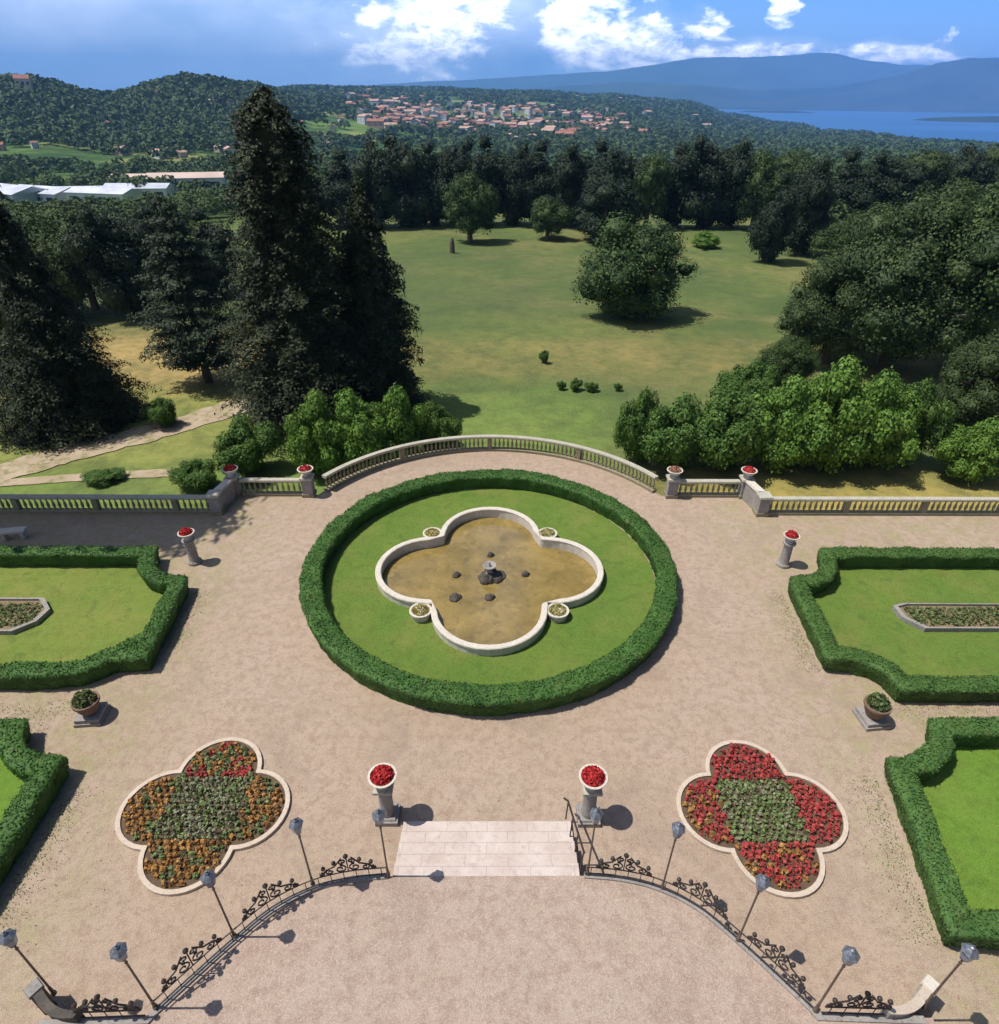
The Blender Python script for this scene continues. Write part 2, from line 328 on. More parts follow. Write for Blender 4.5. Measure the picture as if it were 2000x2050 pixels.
c = m.mix(m.rng(m.noise(.22, 6, .75, dist=.5), .48, .66, 0, .55), c, (.075, .10, .04)); c = m.mix(m.rng(n2, .42, .7, 0, .6), c, (.075, .10, .038)); c = m.mix(m.math('MULTIPLY', m.math('MULTIPLY', m.rng(px[1], 80, 92), m.rng(px[1], 150, 118)), m.math('MULTIPLY', m.rng(px[0], 22, 2), m.rng(m.noise(.05, 4, .6), .3, .6, .3, .8))), c, (.06, .095, .042)); c = m.mix(m.rng(n3, .5, .8, 0, .3), c, (.30, .32, .12))  # far dark green band is a cloud shadow painted into the grass
far = m.mix(m.rng(m.noise(.006, 6, .7), .42, .58), (.035, .075, .022), (.13, .20, .045)); far = m.mix(m.rng(m.noise(.003, 3, .6), .58, .64), far, (.30, .27, .10)); c = m.mix(m.rng(dist, 190, 330), c, far)
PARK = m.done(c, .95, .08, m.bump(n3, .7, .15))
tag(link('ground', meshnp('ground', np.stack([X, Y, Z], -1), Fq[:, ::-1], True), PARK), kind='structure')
# lake
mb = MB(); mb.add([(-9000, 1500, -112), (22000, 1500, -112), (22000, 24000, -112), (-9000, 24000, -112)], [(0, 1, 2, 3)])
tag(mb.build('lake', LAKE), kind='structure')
# headlands in the lake
m = M('dark_shore_forest'); SHORE = m.done(m.mix(m.rng(m.noise(.003, 5, .7), .4, .6), (.012, .028, .02), (.03, .05, .03)), .95, .05)
def headland(u, v, lx, ly, h, seed):
    x, y = G(u, v, -112); n = 26; g = np.linspace(-1, 1, n); a, b = np.meshgrid(g, g, indexing='ij')
    r = np.hypot(a, b*1.0); z = -116+(h+4)*np.clip(1.05-r, 0, 1)**.5*(.75+.5*fbm(a*3+seed, b*3)); idx = np.arange(n*n).reshape(n, n)
    F = np.stack([idx[:-1, :-1], idx[1:, :-1], idx[1:, 1:], idx[:-1, 1:]], -1).reshape(-1, 4)
    tag(link('headland', meshnp('headland', np.stack([x+a*lx, y+b*ly, z], -1), F, True), SHORE), kind='structure')
headland(1905, 231, 620, 420, 34, 1); headland(1480, 214, 420, 500, 22, 2)
headland(1560, 206, 1500, 600, 130, 3); headland(1850, 207, 1700, 700, 150, 4); headland(1300, 204, 1700, 800, 110, 6); headland(1700, 208, 900, 500, 80, 8)
# mountains
def mountains(prof, D0, width, amp, seed):
    az = np.array([math.atan2(ray(u, v)[0], ray(u, v)[1]) for u, v in prof]); sl = np.array([ray(u, v)[2]/math.hypot(*ray(u, v)[:2]) for u, v in prof])
    aa = np.radians(np.arange(-50, 52, .12)); tt = np.linspace(0, 1.6, 40)
    s = np.interp(aa, az, sl); hz = CH+s*D0
    A, Tn = np.meshgrid(aa, tt, indexing='ij'); Dd = D0-width+width*Tn
    sh = np.where(Tn < 1, Tn**1.15, 1-(Tn-1)*.8); X, Y = Dd*np.sin(A), Dd*np.cos(A)
    rid = 1-np.abs(2*fbm(X/2600+seed, Y/2600+seed, 5)-1)*1.6
    Z = -125+(hz[:, None]+125)*sh*(1+(rid-.5)*amp*np.clip(1.02-np.abs(Tn-1)*.2, 0, 1)*(1-np.clip(1-np.abs(Tn-1)*4, 0, 1)*.85))
    na, nt = A.shape; I = np.arange(na*nt).reshape(na, nt); F = np.stack([I[:-1, :-1], I[:-1, 1:], I[1:, 1:], I[1:, :-1]], -1).reshape(-1, 4)
    m = M('mountain_forest'); c = m.mix(m.rng(m.noise(.0009, 6, .7), .4, .62), (.01, .025, .02), (.045, .06, .045))
    tag(link('mountains', meshnp('mountains', np.stack([X, Y, Z], -1), F[:, ::-1], True), m.done(c, .95, .05)), kind='structure')
mountains([(-600, 180), (560, 178), (740, 160), (820, 156), (952, 150), (1057, 143), (1160, 137), (1246, 126), (1320, 113), (1390, 110), (1450, 110), (1500, 108), (1550, 103), (1600, 104), (1650, 115), (1720, 125), (1846, 128), (1950, 125), (2500, 130)], 22000, 5500, .5, 3)
mountains([(-600, 190), (600, 190), (900, 178), (1050, 168), (1200, 160), (1330, 165), (1450, 172), (1600, 165), (1720, 140), (1790, 122), (1850, 116), (1904, 113), (2000, 106), (2500, 120)], 14500, 2600, .8, 8)
# ------------------------------------------------------------------ garden terrace
BAL = arc(0, 23.1, 9.9, 29.5, 150.5, 40)          # curved edge of the terrace
edge = [(26, 26.35), (13.15, 26.35), (12.85, 28.0), (9.2, 28.0)]+BAL+[(-9.2, 28.0), (-12.85, 28.0), (-13.15, 26.35), (-26, 26.35)]
tp = [(44, 0-8), (44, 26.35)]+edge[1:-1]+[(-44, 26.35), (-44, -8)]
mb = MB(); out = [(44, 26.45), (13.3, 26.45), (12.98, 28.12), (9.2, 28.12)]+[(x*1.012, (y-23.1)*1.012+23.1) for x, y in BAL]+[(-9.2, 28.12), (-12.98, 28.12), (-13.3, 26.45), (-44, 26.45)]
mb.sweep(out, [(-.22, -8.6), (.0, -8.6), (.0, -.004), (-.22, -.004)]); tag(mb.build('terrace_retaining_wall', MOSSY), 'mossy retaining wall carrying the edge of the gravel terrace', 'wall')
# ------------------------------------------------------------------ balustrades
bprof = [(.055, 0), (.055, .05), (.035, .08), (.05, .14), (.072, .24), (.06, .34), (.035, .46), (.03, .52), (.05, .56), (.05, .62)]
BALM = MB().lathe(bprof, 8).build('baluster', MOSSY).data
bpy.data.objects.remove(bpy.data.objects['baluster'])
def balustrade(path, label, pier_at=(), step=.27, flip=1):
    root = empty('balustrade', (path[0][0], path[0][1], 0), 0, label, 'balustrade'); ox, oy = path[0]
    P = [(x-ox, y-oy) for x, y in resample(path, .25)]
    MB().sweep(P, [(-.16, 0), (.16, 0), (.16, .13), (.12, .16), (-.12, .16), (-.16, .13)]).build('plinth', MOSSY, root)
    MB().sweep(P, [(-.12, .79), (-.10, .77), (.10, .77), (.12, .79), (.15, .86), (.135, .92), (-.135, .92), (-.15, .86)]).build('coping', COPING, root)
    L = [0]
    for a, b in zip(P, P[1:]): L.append(L[-1]+math.hypot(b[0]-a[0], b[1]-a[1]))
    def at(s):
        i = max(0, min(len(P)-2, int(np.searchsorted(L, s))-1)); f = (s-L[i])/(L[i+1]-L[i]); a, b = P[i], P[i+1]
        return a[0]+(b[0]-a[0])*f, a[1]+(b[1]-a[1])*f, math.atan2(b[1]-a[1], b[0]-a[0])
    for s in pier_at:
        x, y, r = at(s); MB().box(x, y, .161, .26, .24, .607, r).build('dado', MOSSY, root)
    n = int(L[-1]/step)
    for i in range(n):
        s = (i+.5)*L[-1]/n
        if any(abs(s-q) < .22 for q in pier_at) or s < .1: continue
        x, y, r = at(s); o = link('baluster', BALM, None, root); o.location = (x, y, .155)
    return root
balustrade(arc(0, 23.1, 9.9, 148, 32, 60), 'long curved stone balustrade bowing outward behind the oval hedge', [4.9, 9.95, 15.1], .24)
balustrade([(-12.5, 28.0), (-9.45, 28.0)], 'short straight balustrade between the two flower urns on the left of the curve')
balustrade([(9.45, 28.0), (12.5, 28.0)], 'short straight balustrade between the two flower urns on the right of the curve')
balustrade([(-26.5, 26.35), (-13.45, 26.35)], 'straight stone balustrade on the left, mostly in shade', [3.8, 7.6, 11.4])
balustrade([(13.45, 26.35), (26.5, 26.35)], 'straight sunlit stone balustrade on the right beside the straw coloured strip', [3.8, 7.6, 11.4])
for s, w in ((-1, 'left'), (1, 'right')):
    r = empty('balustrade_return', (s*13.0, 27.2, 0), 0, 'short stepped white return wall joining the %s pier group of the balustrade' % w, 'wall')
    pts = [(s*(12.85), 27.75), (s*13.1, 26.62)]
    MB().sweep([(x-s*13., y-27.2) for x, y in pts], [(-.15, 0), (.15, 0), (.15, 1.0), (-.15, 1.0)]).build('wall_body', GREYST, r)
    MB().sweep([(x-s*13., y-27.2) for x, y in pts], [(-.2, 1.003), (.2, 1.003), (.18, 1.1), (-.18, 1.1)]).build('coping', STONE, r)
def pier(x, y, label, w=.5, h=1.08):
    r = empty('stone_pier', (x, y, 0), 0, label, 'pier')
    MB().box(0, 0, 0, w+.1, w+.1, .18).build('base', MOSSY, r); MB().box(0, 0, .18, w, w, h-.3).box(0, 0, .3, w-.12, w+.02, h-.54).build('shaft', GREYST, r)
    MB().box(0, 0, h-.12, w+.06, w+.06, .05).box(0, 0, h-.07, w+.14, w+.14, .09, 0, .02).build('cap', COPING, r); return r
def leafcards(P, N, s, jit=.6, asp=.62):
    P, N = np.asarray(P, float), np.asarray(N, float); n = len(P); N = N+rng.normal(0, 1, (n, 3))*jit; N /= np.linalg.norm(N, axis=1)[:, None]+1e-9
    R = rng.normal(0, 1, (n, 3)); a = np.cross(N, R); a /= np.linalg.norm(a, axis=1)[:, None]+1e-9; b = np.cross(N, a); s = np.broadcast_to(s, (n,))[:, None]*rng.uniform(.65, 1.3, (n, 1))
    bend = N*s*.18
    V = np.stack([P+a*s-bend, P+b*s*asp, P-a*s-bend, P-b*s*asp], 1).reshape(-1, 3); return V, np.arange(n*4).reshape(n, 4)
def sphpts(n):
    d = rng.normal(0, 1, (n, 3)); return d/np.linalg.norm(d, axis=1)[:, None]
def tuft(name, mat, parent, cx, cy, cz, r, h, n, s, jit=.6):
    d = sphpts(n); d[:, 2] = np.abs(d[:, 2]); P = d*np.array([r, r, h])*rng.uniform(.75, 1.03, (n, 1))+np.array([cx, cy, cz])
    V, F = leafcards(P, d, s, jit); return link(name, meshnp(name, V, F), mat, parent)
def urn(x, y, z, label, R=.33, H=.42, fl=RED, fh=.3, group='flower urns on the balustrade piers', n=420):
    r = empty('flower_urn', (x, y, z), 0, label, 'urn', group)
    prof = [(R*.5, 0), (R*.5, .05), (R*.28, .08), (R*.24, .14), (R*.45, .19), (R*.85, H*.6), (R*.95, H*.88), (R*1.16, H*.93), (R*1.16, H), (R*.98, H), (R*.94, H*.86)]
    MB().lathe(prof, 20).build('bowl', STONE, r, True)
    tuft('red_flowers', fl, r, 0, 0, H*.84, R*.95, fh, n, R*.13); return r
for (x, y), w in (((-12.85, 28.0), 'outer left pier of the balustrade'), ((-9.15, 28.0), 'inner left pier where the curved balustrade begins'), ((9.15, 28.0), 'inner right pier where the curved balustrade ends'), ((12.85, 28.0), 'outer right pier of the balustrade')):
    pier(x, y, 'square grey stone pier, the '+w); urn(x, y, 1.103, 'stone bowl with faded red flowers on the '+w, .34, .42, TERRA if x > 9 and x < 10 else RED, .22)
pier(-13.15, 26.35, 'front stone pier at the end of the left shaded balustrade'); pier(13.15, 26.35, 'front stone pier at the end of the right sunlit balustrade')
# pedestals with flower bowls
def pedestal(x, y, what, square):
    r = empty('pedestal', (x, y, 0), 0, what[0], 'pedestal')
    if square:
        MB().box(0, 0, 0, .62, .62, .16).box(0, 0, .16, .54, .54, .07, 0, .03).build('base', GREYST, r)
        MB().lathe([(.2, .23), (.21, .26), (.19, .32), (.18, 1.25), (.21, 1.32), (.24, 1.36)], 18).build('shaft', GREYST, r, True); MB().box(0, 0, 1.36, .52, .52, .08).build('cap', COPING, r)
        urn(x, y, 1.44, what[1], .335, .42, RED, .26, 'flower bowls on tall pedestals', 900)
    else:
        MB().lathe([(.29, 0), (.29, .1), (.23, .16), (.21, .2), (.19, 1.05), (.22, 1.12), (.27, 1.16), (.27, 1.22)], 18).build('shaft', GREYST, r, True)
        urn(x, y, 1.22, what[1], .29, .36, RED, .24, 'flower bowls on tall pedestals', 700)
pedestal(-2.78, 10.64, ('grey stone column pedestal left of the central steps', 'white rimmed bowl of red flowers left of the central steps'), True)
pedestal(2.82, 10.6, ('grey stone column pedestal right of the central steps', 'white rimmed bowl of red flowers right of the central steps'), True)
pedestal(-12.73, 22.36, ('round grey stone pedestal on gravel near the left hedged lawn corner', 'bowl of red flowers on the pedestal near the left balustrade'), False)
pedestal(12.72, 22.25, ('round grey stone pedestal in the notch of the right hedged lawn', 'bowl of red flowers on the pedestal near the right balustrade'), False)
for x, y, w in ((-12.81, 14.1, 'left'), (12.46, 13.95, 'right')):
    r = empty('stone_planter', (x, y, 0), .1, 'brown stone pot on a grey stone slab at the edge of the %s hedges' % w, 'planter')
    MB().box(0, 0, 0, .82, .82, .12).box(0, 0, .12, .74, .74, .14).build('stone_slab', GREYST, r)
    MB().lathe([(.2, .26), (.24, .3), (.33, .5), (.36, .68), (.41, .70), (.41, .78), (.35, .78), (.33, .70)], 20).build('pot', POTM, r, True)
    tuft('plant', LOWPLANT, r, 0, 0, .72, .33, .45, 260, .07, .9)
# ------------------------------------------------------------------ hedges
def hedge(path, w, h, label, closed=False, mat=HEDGE, dens=430, name='box_hedge'):
    P = resample(path, .18, closed); n = len(P)
    prof = [(-w/2+.13, 0), (-w/2+.08, h*.35), (-w/2, h*.86), (-w/2+.06, h*.98), (-w*.2, h), (w*.2, h), (w/2-.06, h*.98), (w/2, h*.86), (w/2-.08, h*.35), (w/2-.13, 0)]
    V = []; NN = []
    for i in range(n):
        nx, ny = nrm(P, i, closed)
        for o, z in prof:
            k = .05*(float(vnoise(np.array((P[i][0]+o)*3.1), np.array((P[i][1]+z*2)*3.1)))-.5)*2; k2 = .10*(float(vnoise(np.array(P[i][0]*1.1+40), np.array(P[i][1]*1.1+o)))-.5)
            V.append((P[i][0]+nx*(o+k), P[i][1]+ny*(o+k), z+((k+k2) if z > .3*h else 0)))
    m_ = len(prof); V = np.array(V); F = []
    for i in range(n if closed else n-1):
        j = (i+1) % n
        for k in range(m_-1): F.append((i*m_+k, j*m_+k, j*m_+k+1, i*m_+k+1))
    F = np.array(F); a, b, c, d = (V[F[:, q]] for q in range(4)); nr = np.cross(c-a, d-b); ar = np.linalg.norm(nr, axis=1)/2; nr /= (ar*2)[:, None]
    up = nr[:, 2]; 
    if (nr[ar > 0][:, 2].sum()) < 0: nr = -nr; F = F[:, ::-1]
    N_ = int(ar.sum()*dens); pick = rng.choice(len(F), N_, p=ar/ar.sum()); s, t = rng.random((N_, 1)), rng.random((N_, 1))
    a, b, c, d = (V[F[pick, q]] for q in range(4)); Pp = (a*(1-s)+b*s)*(1-t)+(d*(1-s)+c*s)*t+nr[pick]*rng.uniform(-.01, .075, (N_, 1))*(.35+.65*np.abs(nr[pick][:, 2:3])); Pp[:, 2] = np.maximum(Pp[:, 2], .02)
    LV, LF = leafcards(Pp, nr[pick], .038, (.1+.6*np.abs(nr[pick][:, 2:3])))
    extra = []
    if not closed:
        for i0 in (0, n-1): q = [i0*m_+k for k in range(m_)]; extra.append((q[0], q[1], q[8], q[9])); extra.append((q[1], q[2], q[7], q[8])); extra.append((q[2], q[3], q[6], q[7])); extra.append((q[3], q[4], q[5], q[6]))
        F = np.vstack([F, np.array(extra)])
    return tag(link(name, meshnp(name, np.vstack([V, LV]), np.vstack([F, LF+len(V)])), mat), label, 'hedge')
def flat(name, poly, z, mat):
    mb = MB(); mb.add([(x, y, z) for x, y in poly], [tuple(range(len(poly)))]); o = mb.build(name, mat)
    if o.data.polygons[0].normal.z < 0: o.data.flip_normals()
    return tag(o, kind='structure')
hedge(arc(0, 21.72, 7.3, 0, 354, 59), .84, .76, 'clipped box hedge ring around the quatrefoil pool', True)
def quat(a, r, n=14, c=.35):
    pts = []
    for k in range(4):
        th = 90*k; ca, sa = math.cos(math.radians(th)), math.sin(math.radians(th))
        for x, y in arc(a, 0, r, -90, 90, n)[0:]: pts.append((x*ca-y*sa, x*sa+y*ca))
        if c: # square shoulder between two lobes
            for x, y in ((a-c, r), (a-c-.02, r+.02)):
                pass
    return pts
def union4(a, r, n=18):
    x = (2*a+math.sqrt(max(0, 4*a*a-8*(a*a-r*r))))/4; e = math.degrees(math.atan2(x, x-a)); pts = []
    for k in range(4):
        th = math.radians(90*k)
        for px_, py_ in arc(a, 0, r, -e, e, n)[:-1]: pts.append((px_*math.cos(th)-py_*math.sin(th), px_*math.sin(th)+py_*math.cos(th)))
    return pts
lawnp = [(x, y) for x, y in arc(0, 21.72, 6.95, 0, 360, 72)[:-1]]

# ------------------------------------------------------------------ quatrefoil pool
def poolline(off):
    pts = []
    for k in range(4):
        th = math.radians(90*k); L = arc(2.52, 0, 2.13+off, -84, 84, 16)
        L += [(2.36, 2.16+off), (2.25-off*.2, 2.18+off*.8)]
        L = [p for p in L]
        L2 = [(x*math.cos(th)-y*math.sin(th), x*math.sin(th)+y*math.cos(th)) for x, y in L]; pts += L2
    return pts
def annulus(name, outer, inner, z, mat):
    import bmesh
    bm = bmesh.new(); es = []
    for L in (outer, inner):
        vs = [bm.verts.new((x, y, z)) for x, y in L]; es += [bm.edges.new((vs[i], vs[(i+1) % len(vs)])) for i in range(len(vs))]
    bmesh.ops.triangle_fill(bm, edges=es, use_beauty=True, use_dissolve=False); bmesh.ops.recalc_face_normals(bm, faces=bm.faces)
    me = bpy.data.meshes.new(name); bm.to_mesh(me); bm.free(); o = link(name, me, mat)
    if o.data.polygons[0].normal.z < 0: o.data.flip_normals()
    return tag(o, kind='structure')
annulus('gravel_terrace', tp, [(x, y+21.52) for x, y in poolline(.05)], 0., GRAVEL)
annulus('fountain_lawn', lawnp, [(x, y+21.52) for x, y in poolline(.05)], .03, LAWN)
pool = empty('quatrefoil_pool', (0, 21.52, 0), 0, 'four-lobed fountain pool with white stone rim and murky brown water', 'pool')
ip, op = poolline(-.10), poolline(.10)
mb = MB(); n = len(ip)
V = [(x, y, z) for L, z in ((op, .02), (op, .30), (poolline(.13), .32), (poolline(.13), .39), (poolline(.10), .42), (poolline(-.09), .42), (poolline(-.12), .39), (ip, .32), (ip, -.3)) for x, y in L]
mb.add(V, [(j*n+i, j*n+(i+1) % n, (j+1)*n+(i+1) % n, (j+1)*n+i) for j in range(8) for i in range(n)]); mb.build('rim', STONE, pool)
mb = MB(); mb.add([(x, y, -.06) for x, y in poolline(-.05)], [tuple(range(n))]); o = mb.build('pool_water', WATER, pool)
if o.data.polygons[0].normal.z < 0: o.data.flip_normals()
def rockmb(mb, x, y, z, r, h, seed):
    V = []; F = []; k = 9
    for j, (a, b) in enumerate(((1, 0), (.95, .35), (.7, .7), (.3, 1.))):
        for i in range(k): an = 2*PI*i/k; q = r*a*(.75+.5*float(vnoise(np.array(i*1.7+seed), np.array(j*1.3+seed)))); V.append((x+q*math.cos(an), y+q*math.sin(an), z+h*b))
    for j in range(3):
        for i in range(k): l = (i+1) % k; F.append((j*k+i, j*k+l, (j+1)*k+l, (j+1)*k+i))
    F.append(tuple(3*k+i for i in range(k))); mb.add(V, F)
r = empty('fountain_rockwork', (0, 21.45, -.08), 0, 'dark rock pile with a stone spout in the middle of the pool', 'fountain')
mb = MB()
for i in range(9): a = i*2.4; rockmb(mb, .42*math.cos(a)*(.4+.07*i), .36*math.sin(a)*(.4+.07*i), 0, .2+.05*(i % 3), .2+.06*(i % 4), i*3.3)
mb.build('rocks', ROCK_AND_SHADE, r); MB().lathe([(.2, .2), (.13, .3), (.1, .5), (.22, .58), (.3, .66), (.28, .68), (.05, .6), (.04, .78), (.02, .8)], 14).build('spout', GREYST, r, True)
for i, (x, y, q, w) in enumerate(((-1.42, 21.55, .17, 'left of'), (1.5, 21.6, .17, 'right of'), (.02, 22.95, .15, 'beyond'), (0, 20.1, .2, 'nearest the viewer before'), (-1.4, 20.1, .24, 'diagonally in front of'))):
    mb = MB(); rockmb(mb, 0, 0, 0, q, .22, i*7.7); rockmb(mb, q*.7, .05, 0, q*.6, .14, i*5.1); o = mb.build('pool_stone', ROCK_AND_SHADE); o.location = (x, y, -.08); tag(o, 'small dark stone in the pool, %s the central rock pile' % w, 'stone')
for i, (x, y, w) in enumerate(((-2.62, 24.15, 'far left'), (2.62, 24.15, 'far right'), (-2.65, 18.9, 'near left'), (2.65, 18.9, 'near right'))):
    r = empty('corner_planter', (x, y, .03), 0, 'low stone planter of yellow plants at the %s inner corner of the pool' % w, 'planter')
    MB().lathe([(.36, 0), (.38, .22), (.44, .26), (.44, .33), (.36, .33), (.34, .28)], 18).build('bowl', STONE, r, True); tuft('yellow_plants', YELLOWPL, r, 0, 0, .3, .34, .14, 260, .05, .8)
# ------------------------------------------------------------------ hedged lawns
def mir(L, s): return [(s*x, y) for x, y in L]
hw = .66; q = hw/2
for s, w in ((-1, 'left'), (1, 'right')):
    outer = [(30, 22.6-q)]+[(14.6, 22.6-q), (14.15+q*.2, 22.6-q-.02)]+[(13.95+.1, 21.9)]+arc(13.05, 21.75, 1.0, -5, -75, 5)[:]+[(12.55, 20.45)]
    A_ = [(30, 22.24), (14.45, 22.24), (14.3, 21.7)]+[(14.05, 21.1), (13.6, 20.62), (13.0, 20.36), (12.45, 20.3)]
    A_ += [(12.4, 20.1), (12.2, 17.9), (12.08, 16.3), (12.7, 16.22), (13.3, 15.95), (13.7, 15.5), (13.82, 14.9), (30, 14.85)]
    if s < 0: A_ = A_[:11]+[(12.45, 17.0), (12.75, 16.45), (13.3, 16.0), (13.9, 15.6), (14.8, 15.45), (30, 15.4)]
    hedge(mir(A_, s), hw, .76, 'notched box hedge enclosing the far %s lawn with the small stone bed' % w, mat=HEDGE if s < 0 else HEDGE_D)
    flat('parterre_lawn', mir([(30, 22.2), (14.5, 22.2), (14.0, 21.0), (13.1, 20.4), (12.4, 20.2)]+([(12.1, 16.3), (13.3, 15.9), (13.8, 14.9), (30, 14.9)] if s > 0 else [(12.2, 17.9), (12.75, 16.45), (13.9, 15.6), (14.8, 15.45), (30, 15.4)]), s), .03, LAWN_DRY if s < 0 else LAWN)
    B_ = [(30, 13.12), (14.0, 13.12), (13.75, 12.6), (13.35, 12.15), (12.75, 11.85), (12.05, 11.72), (11.2, 7.5), (11.6, 7.45), (30, 7.4)]
    if s < 0: B_ = [(x+.5, y) for x, y in B_[:5]]+[(12.6, 11.8), (12.58, 10.9), (12.6, 7.45), (13.2, 7.4), (30, 7.35)]
    hedge(mir(B_, s), hw, .8, 'notched box hedge enclosing the near %s lawn by the flower bed' % w, mat=HEDGE if s < 0 else HEDGE_D)
    flat('parterre_lawn', mir([(30, 13.1), (14.0, 13.1), (13.4, 12.2), (12.05, 11.7), (11.3, 7.5), (30, 7.4)] if s > 0 else [(30, 13.1), (14.5, 13.1), (13.9, 12.2), (12.6, 11.75), (12.6, 7.45), (30, 7.4)], s), .034, LAWN_LUSH)
def stonebed(poly, label):
    cx = sum(p[0] for p in poly)/len(poly); cy = sum(p[1] for p in poly)/len(poly); P = [(x-cx, y-cy) for x, y in poly]
    r = empty('stone_flower_bed', (cx, cy, .03), 0, label, 'flower bed'); n = len(P); k = .9
    o1 = P; i1 = [(x*(1-.18/max(.6, math.hypot(x, y)))if 1 else x, y*(1-.18/max(.6, math.hypot(x, y)))) for x, y in P]
    MB().add([(x, y, z) for L, z in ((o1, 0), (o1, .2), (i1, .2), (i1, .05)) for x, y in L], [(j*n+i, j*n+(i+1) % n, (j+1)*n+(i+1) % n, (j+1)*n+i) for j in range(3) for i in range(n)]).build('kerb', GREYST, r)
    mb = MB(); mb.add([(x, y, .1) for x, y in i1], [tuple(range(n))]); mb.build('soil', stone('dry_soil', (.26, .19, .11), (.20, .15, .085), (.12, .14, .05), 3.), r)
    xs, ys = [p[0] for p in P], [p[1] for p in P]; N_ = 1100; pp = np.column_stack([rng.uniform(min(xs)*.85, max(xs)*.85, N_), rng.uniform(min(ys)*.7, max(ys)*.7, N_), rng.uniform(.1, .22, N_)])
    V, F = leafcards(pp, np.tile([0, 0, 1.], (N_, 1)), .07, .8); link('sparse_plants', meshnp('sparse_plants', V, F), LOWPLANT, r)['kind'] = 'stuff'
stonebed([(-17.0, 19.1), (-17.1, 18.4), (-17.7, 17.85), (-21.4, 17.85), (-22.0, 18.4), (-22, 19.2), (-21.4, 19.75), (-17.6, 19.75)], 'small sunken stone-edged bed, rounded end showing at the left edge')
stonebed([(15.95, 19.35), (15.95, 18.7), (16.5, 18.05), (20.8, 18.05), (21.4, 18.7), (21.4, 19.45), (16.4, 19.5)], 'pointed stone-edged flower bed in the far right lawn')
# ------------------------------------------------------------------ quatrefoil flower beds
def bed(x, y, cols, label):
    r = empty('quatrefoil_flower_bed', (x, y, 0), 0, label, 'flower bed', 'quatrefoil flower beds beside the steps')
    o1, i1 = union4(1.15, 1.22), union4(1.145, 1.10); n = len(o1)
    MB().add([(a, b, z) for L, z in ((o1, 0), (o1, .1), (i1, .1), (i1, .03)) for a, b in L], [(j*n+i, j*n+(i+1) % n, (j+1)*n+(i+1) % n, (j+1)*n+i) for j in range(3) for i in range(n)]).build('kerb', KERB, r)
    MB().add([(a, b, .05) for a, b in i1], [tuple(range(n))]).build('soil', SOIL, r)
    cen = [(0, 1.12), (1.12, 0), (0, -1.12), (-1.12, 0)]; lots = {}
    st = .2
    for i in range(-14, 15):
        for j in range(-14, 15):
            a, b = i*st+(j % 2)*st*.5, j*st*.87; ds_ = [math.hypot(a-cx_, b-cy_) for cx_, cy_ in cen]
            inc = abs(a) < 1.02 and abs(b) < 1.02
            if min(ds_) > 1.03 and not (inc and abs(a)+abs(b) < 1.9): continue
            k = 'c' if inc else 'trbl'[int(np.argmin(ds_))]
            if k == 'c' and b > .55 and cols['c'][0] is GREYB and random.random() < .0: k = 't'
            lots.setdefault(cols[k][random.randrange(len(cols[k]))], []).append((a+random.uniform(-.015, .015), b+random.uniform(-.015, .015)))
    for mt, L in lots.items():
        PP = []; NN = []
        for a, b in L:
            m_ = 18; d = sphpts(m_); d[:, 2] = np.abs(d[:, 2]); PP.append(d*np.array([.08, .08, .16])*random.uniform(.75, 1.25)+np.array([a, b, .06])); NN.append(d)
        V, F = leafcards(np.vstack(PP), np.vstack(NN), .046, .5, .8)
        nm = {REDB: 'red_flower_planting', ORANGEB: 'orange_flower_planting', GREYB: 'silver_leaf_planting', GREENB: 'green_leaf_planting'}[mt]
        tag(link(nm, meshnp(nm, V, F), mt, r), kind='stuff')
bed(-7.98, 10.86, {'t': [REDB, GREENB, ORANGEB], 'r': [ORANGEB, ORANGEB, GREENB, GREENB], 'b': [ORANGEB, ORANGEB, ORANGEB, GREENB], 'l': [ORANGEB, ORANGEB, ORANGEB, GREENB], 'c': [GREYB, GREENB, GREYB]}, 'quatrefoil bed with orange, brown and red plants left of the steps')
bed(7.74, 10.75, {'t': [REDB], 'r': [REDB], 'b': [REDB, REDB, REDB, ORANGEB], 'l': [REDB, REDB, ORANGEB], 'c': [GREENB, GREENB, GREYB]}, 'quatrefoil bed with red lobes and green centre right of the steps')
# ------------------------------------------------------------------ forecourt, steps, railings, lamps
FZ = .8
def smoothpath(P, k=6):
    out = []
    for i in range(len(P)-1):
        p0, p1, p2, p3 = P[max(0, i-1)], P[i], P[i+1], P[min(len(P)-1, i+2)]
        for j in range(k):
            t = j/k; out.append(tuple(.5*((2*p1[a])+(-p0[a]+p2[a])*t+(2*p0[a]-5*p1[a]+4*p2[a]-p3[a])*t*t+(-p0[a]+3*p1[a]-3*p2[a]+p3[a])*t**3) for a in (0, 1)))
    return out+[P[-1]]
ARC = smoothpath([(2.42, 8.56), (3.35, 8.47), (4.22, 8.24), (5.05, 7.78), (5.72, 7.12), (6.32, 6.45), (6.9, 5.77)])
fp = [(x, y) for x, y in ARC[::-1]]; left = [(-x, y) for x, y in ARC]
poly = [(9.4, -9), (9.4, 5.6)]+[(6.95, 5.62)]+fp+left+[(-6.95, 5.62), (-9.4, 5.6), (-9.4, -9)]
o = flat('forecourt', poly, FZ, GRAVEL2)
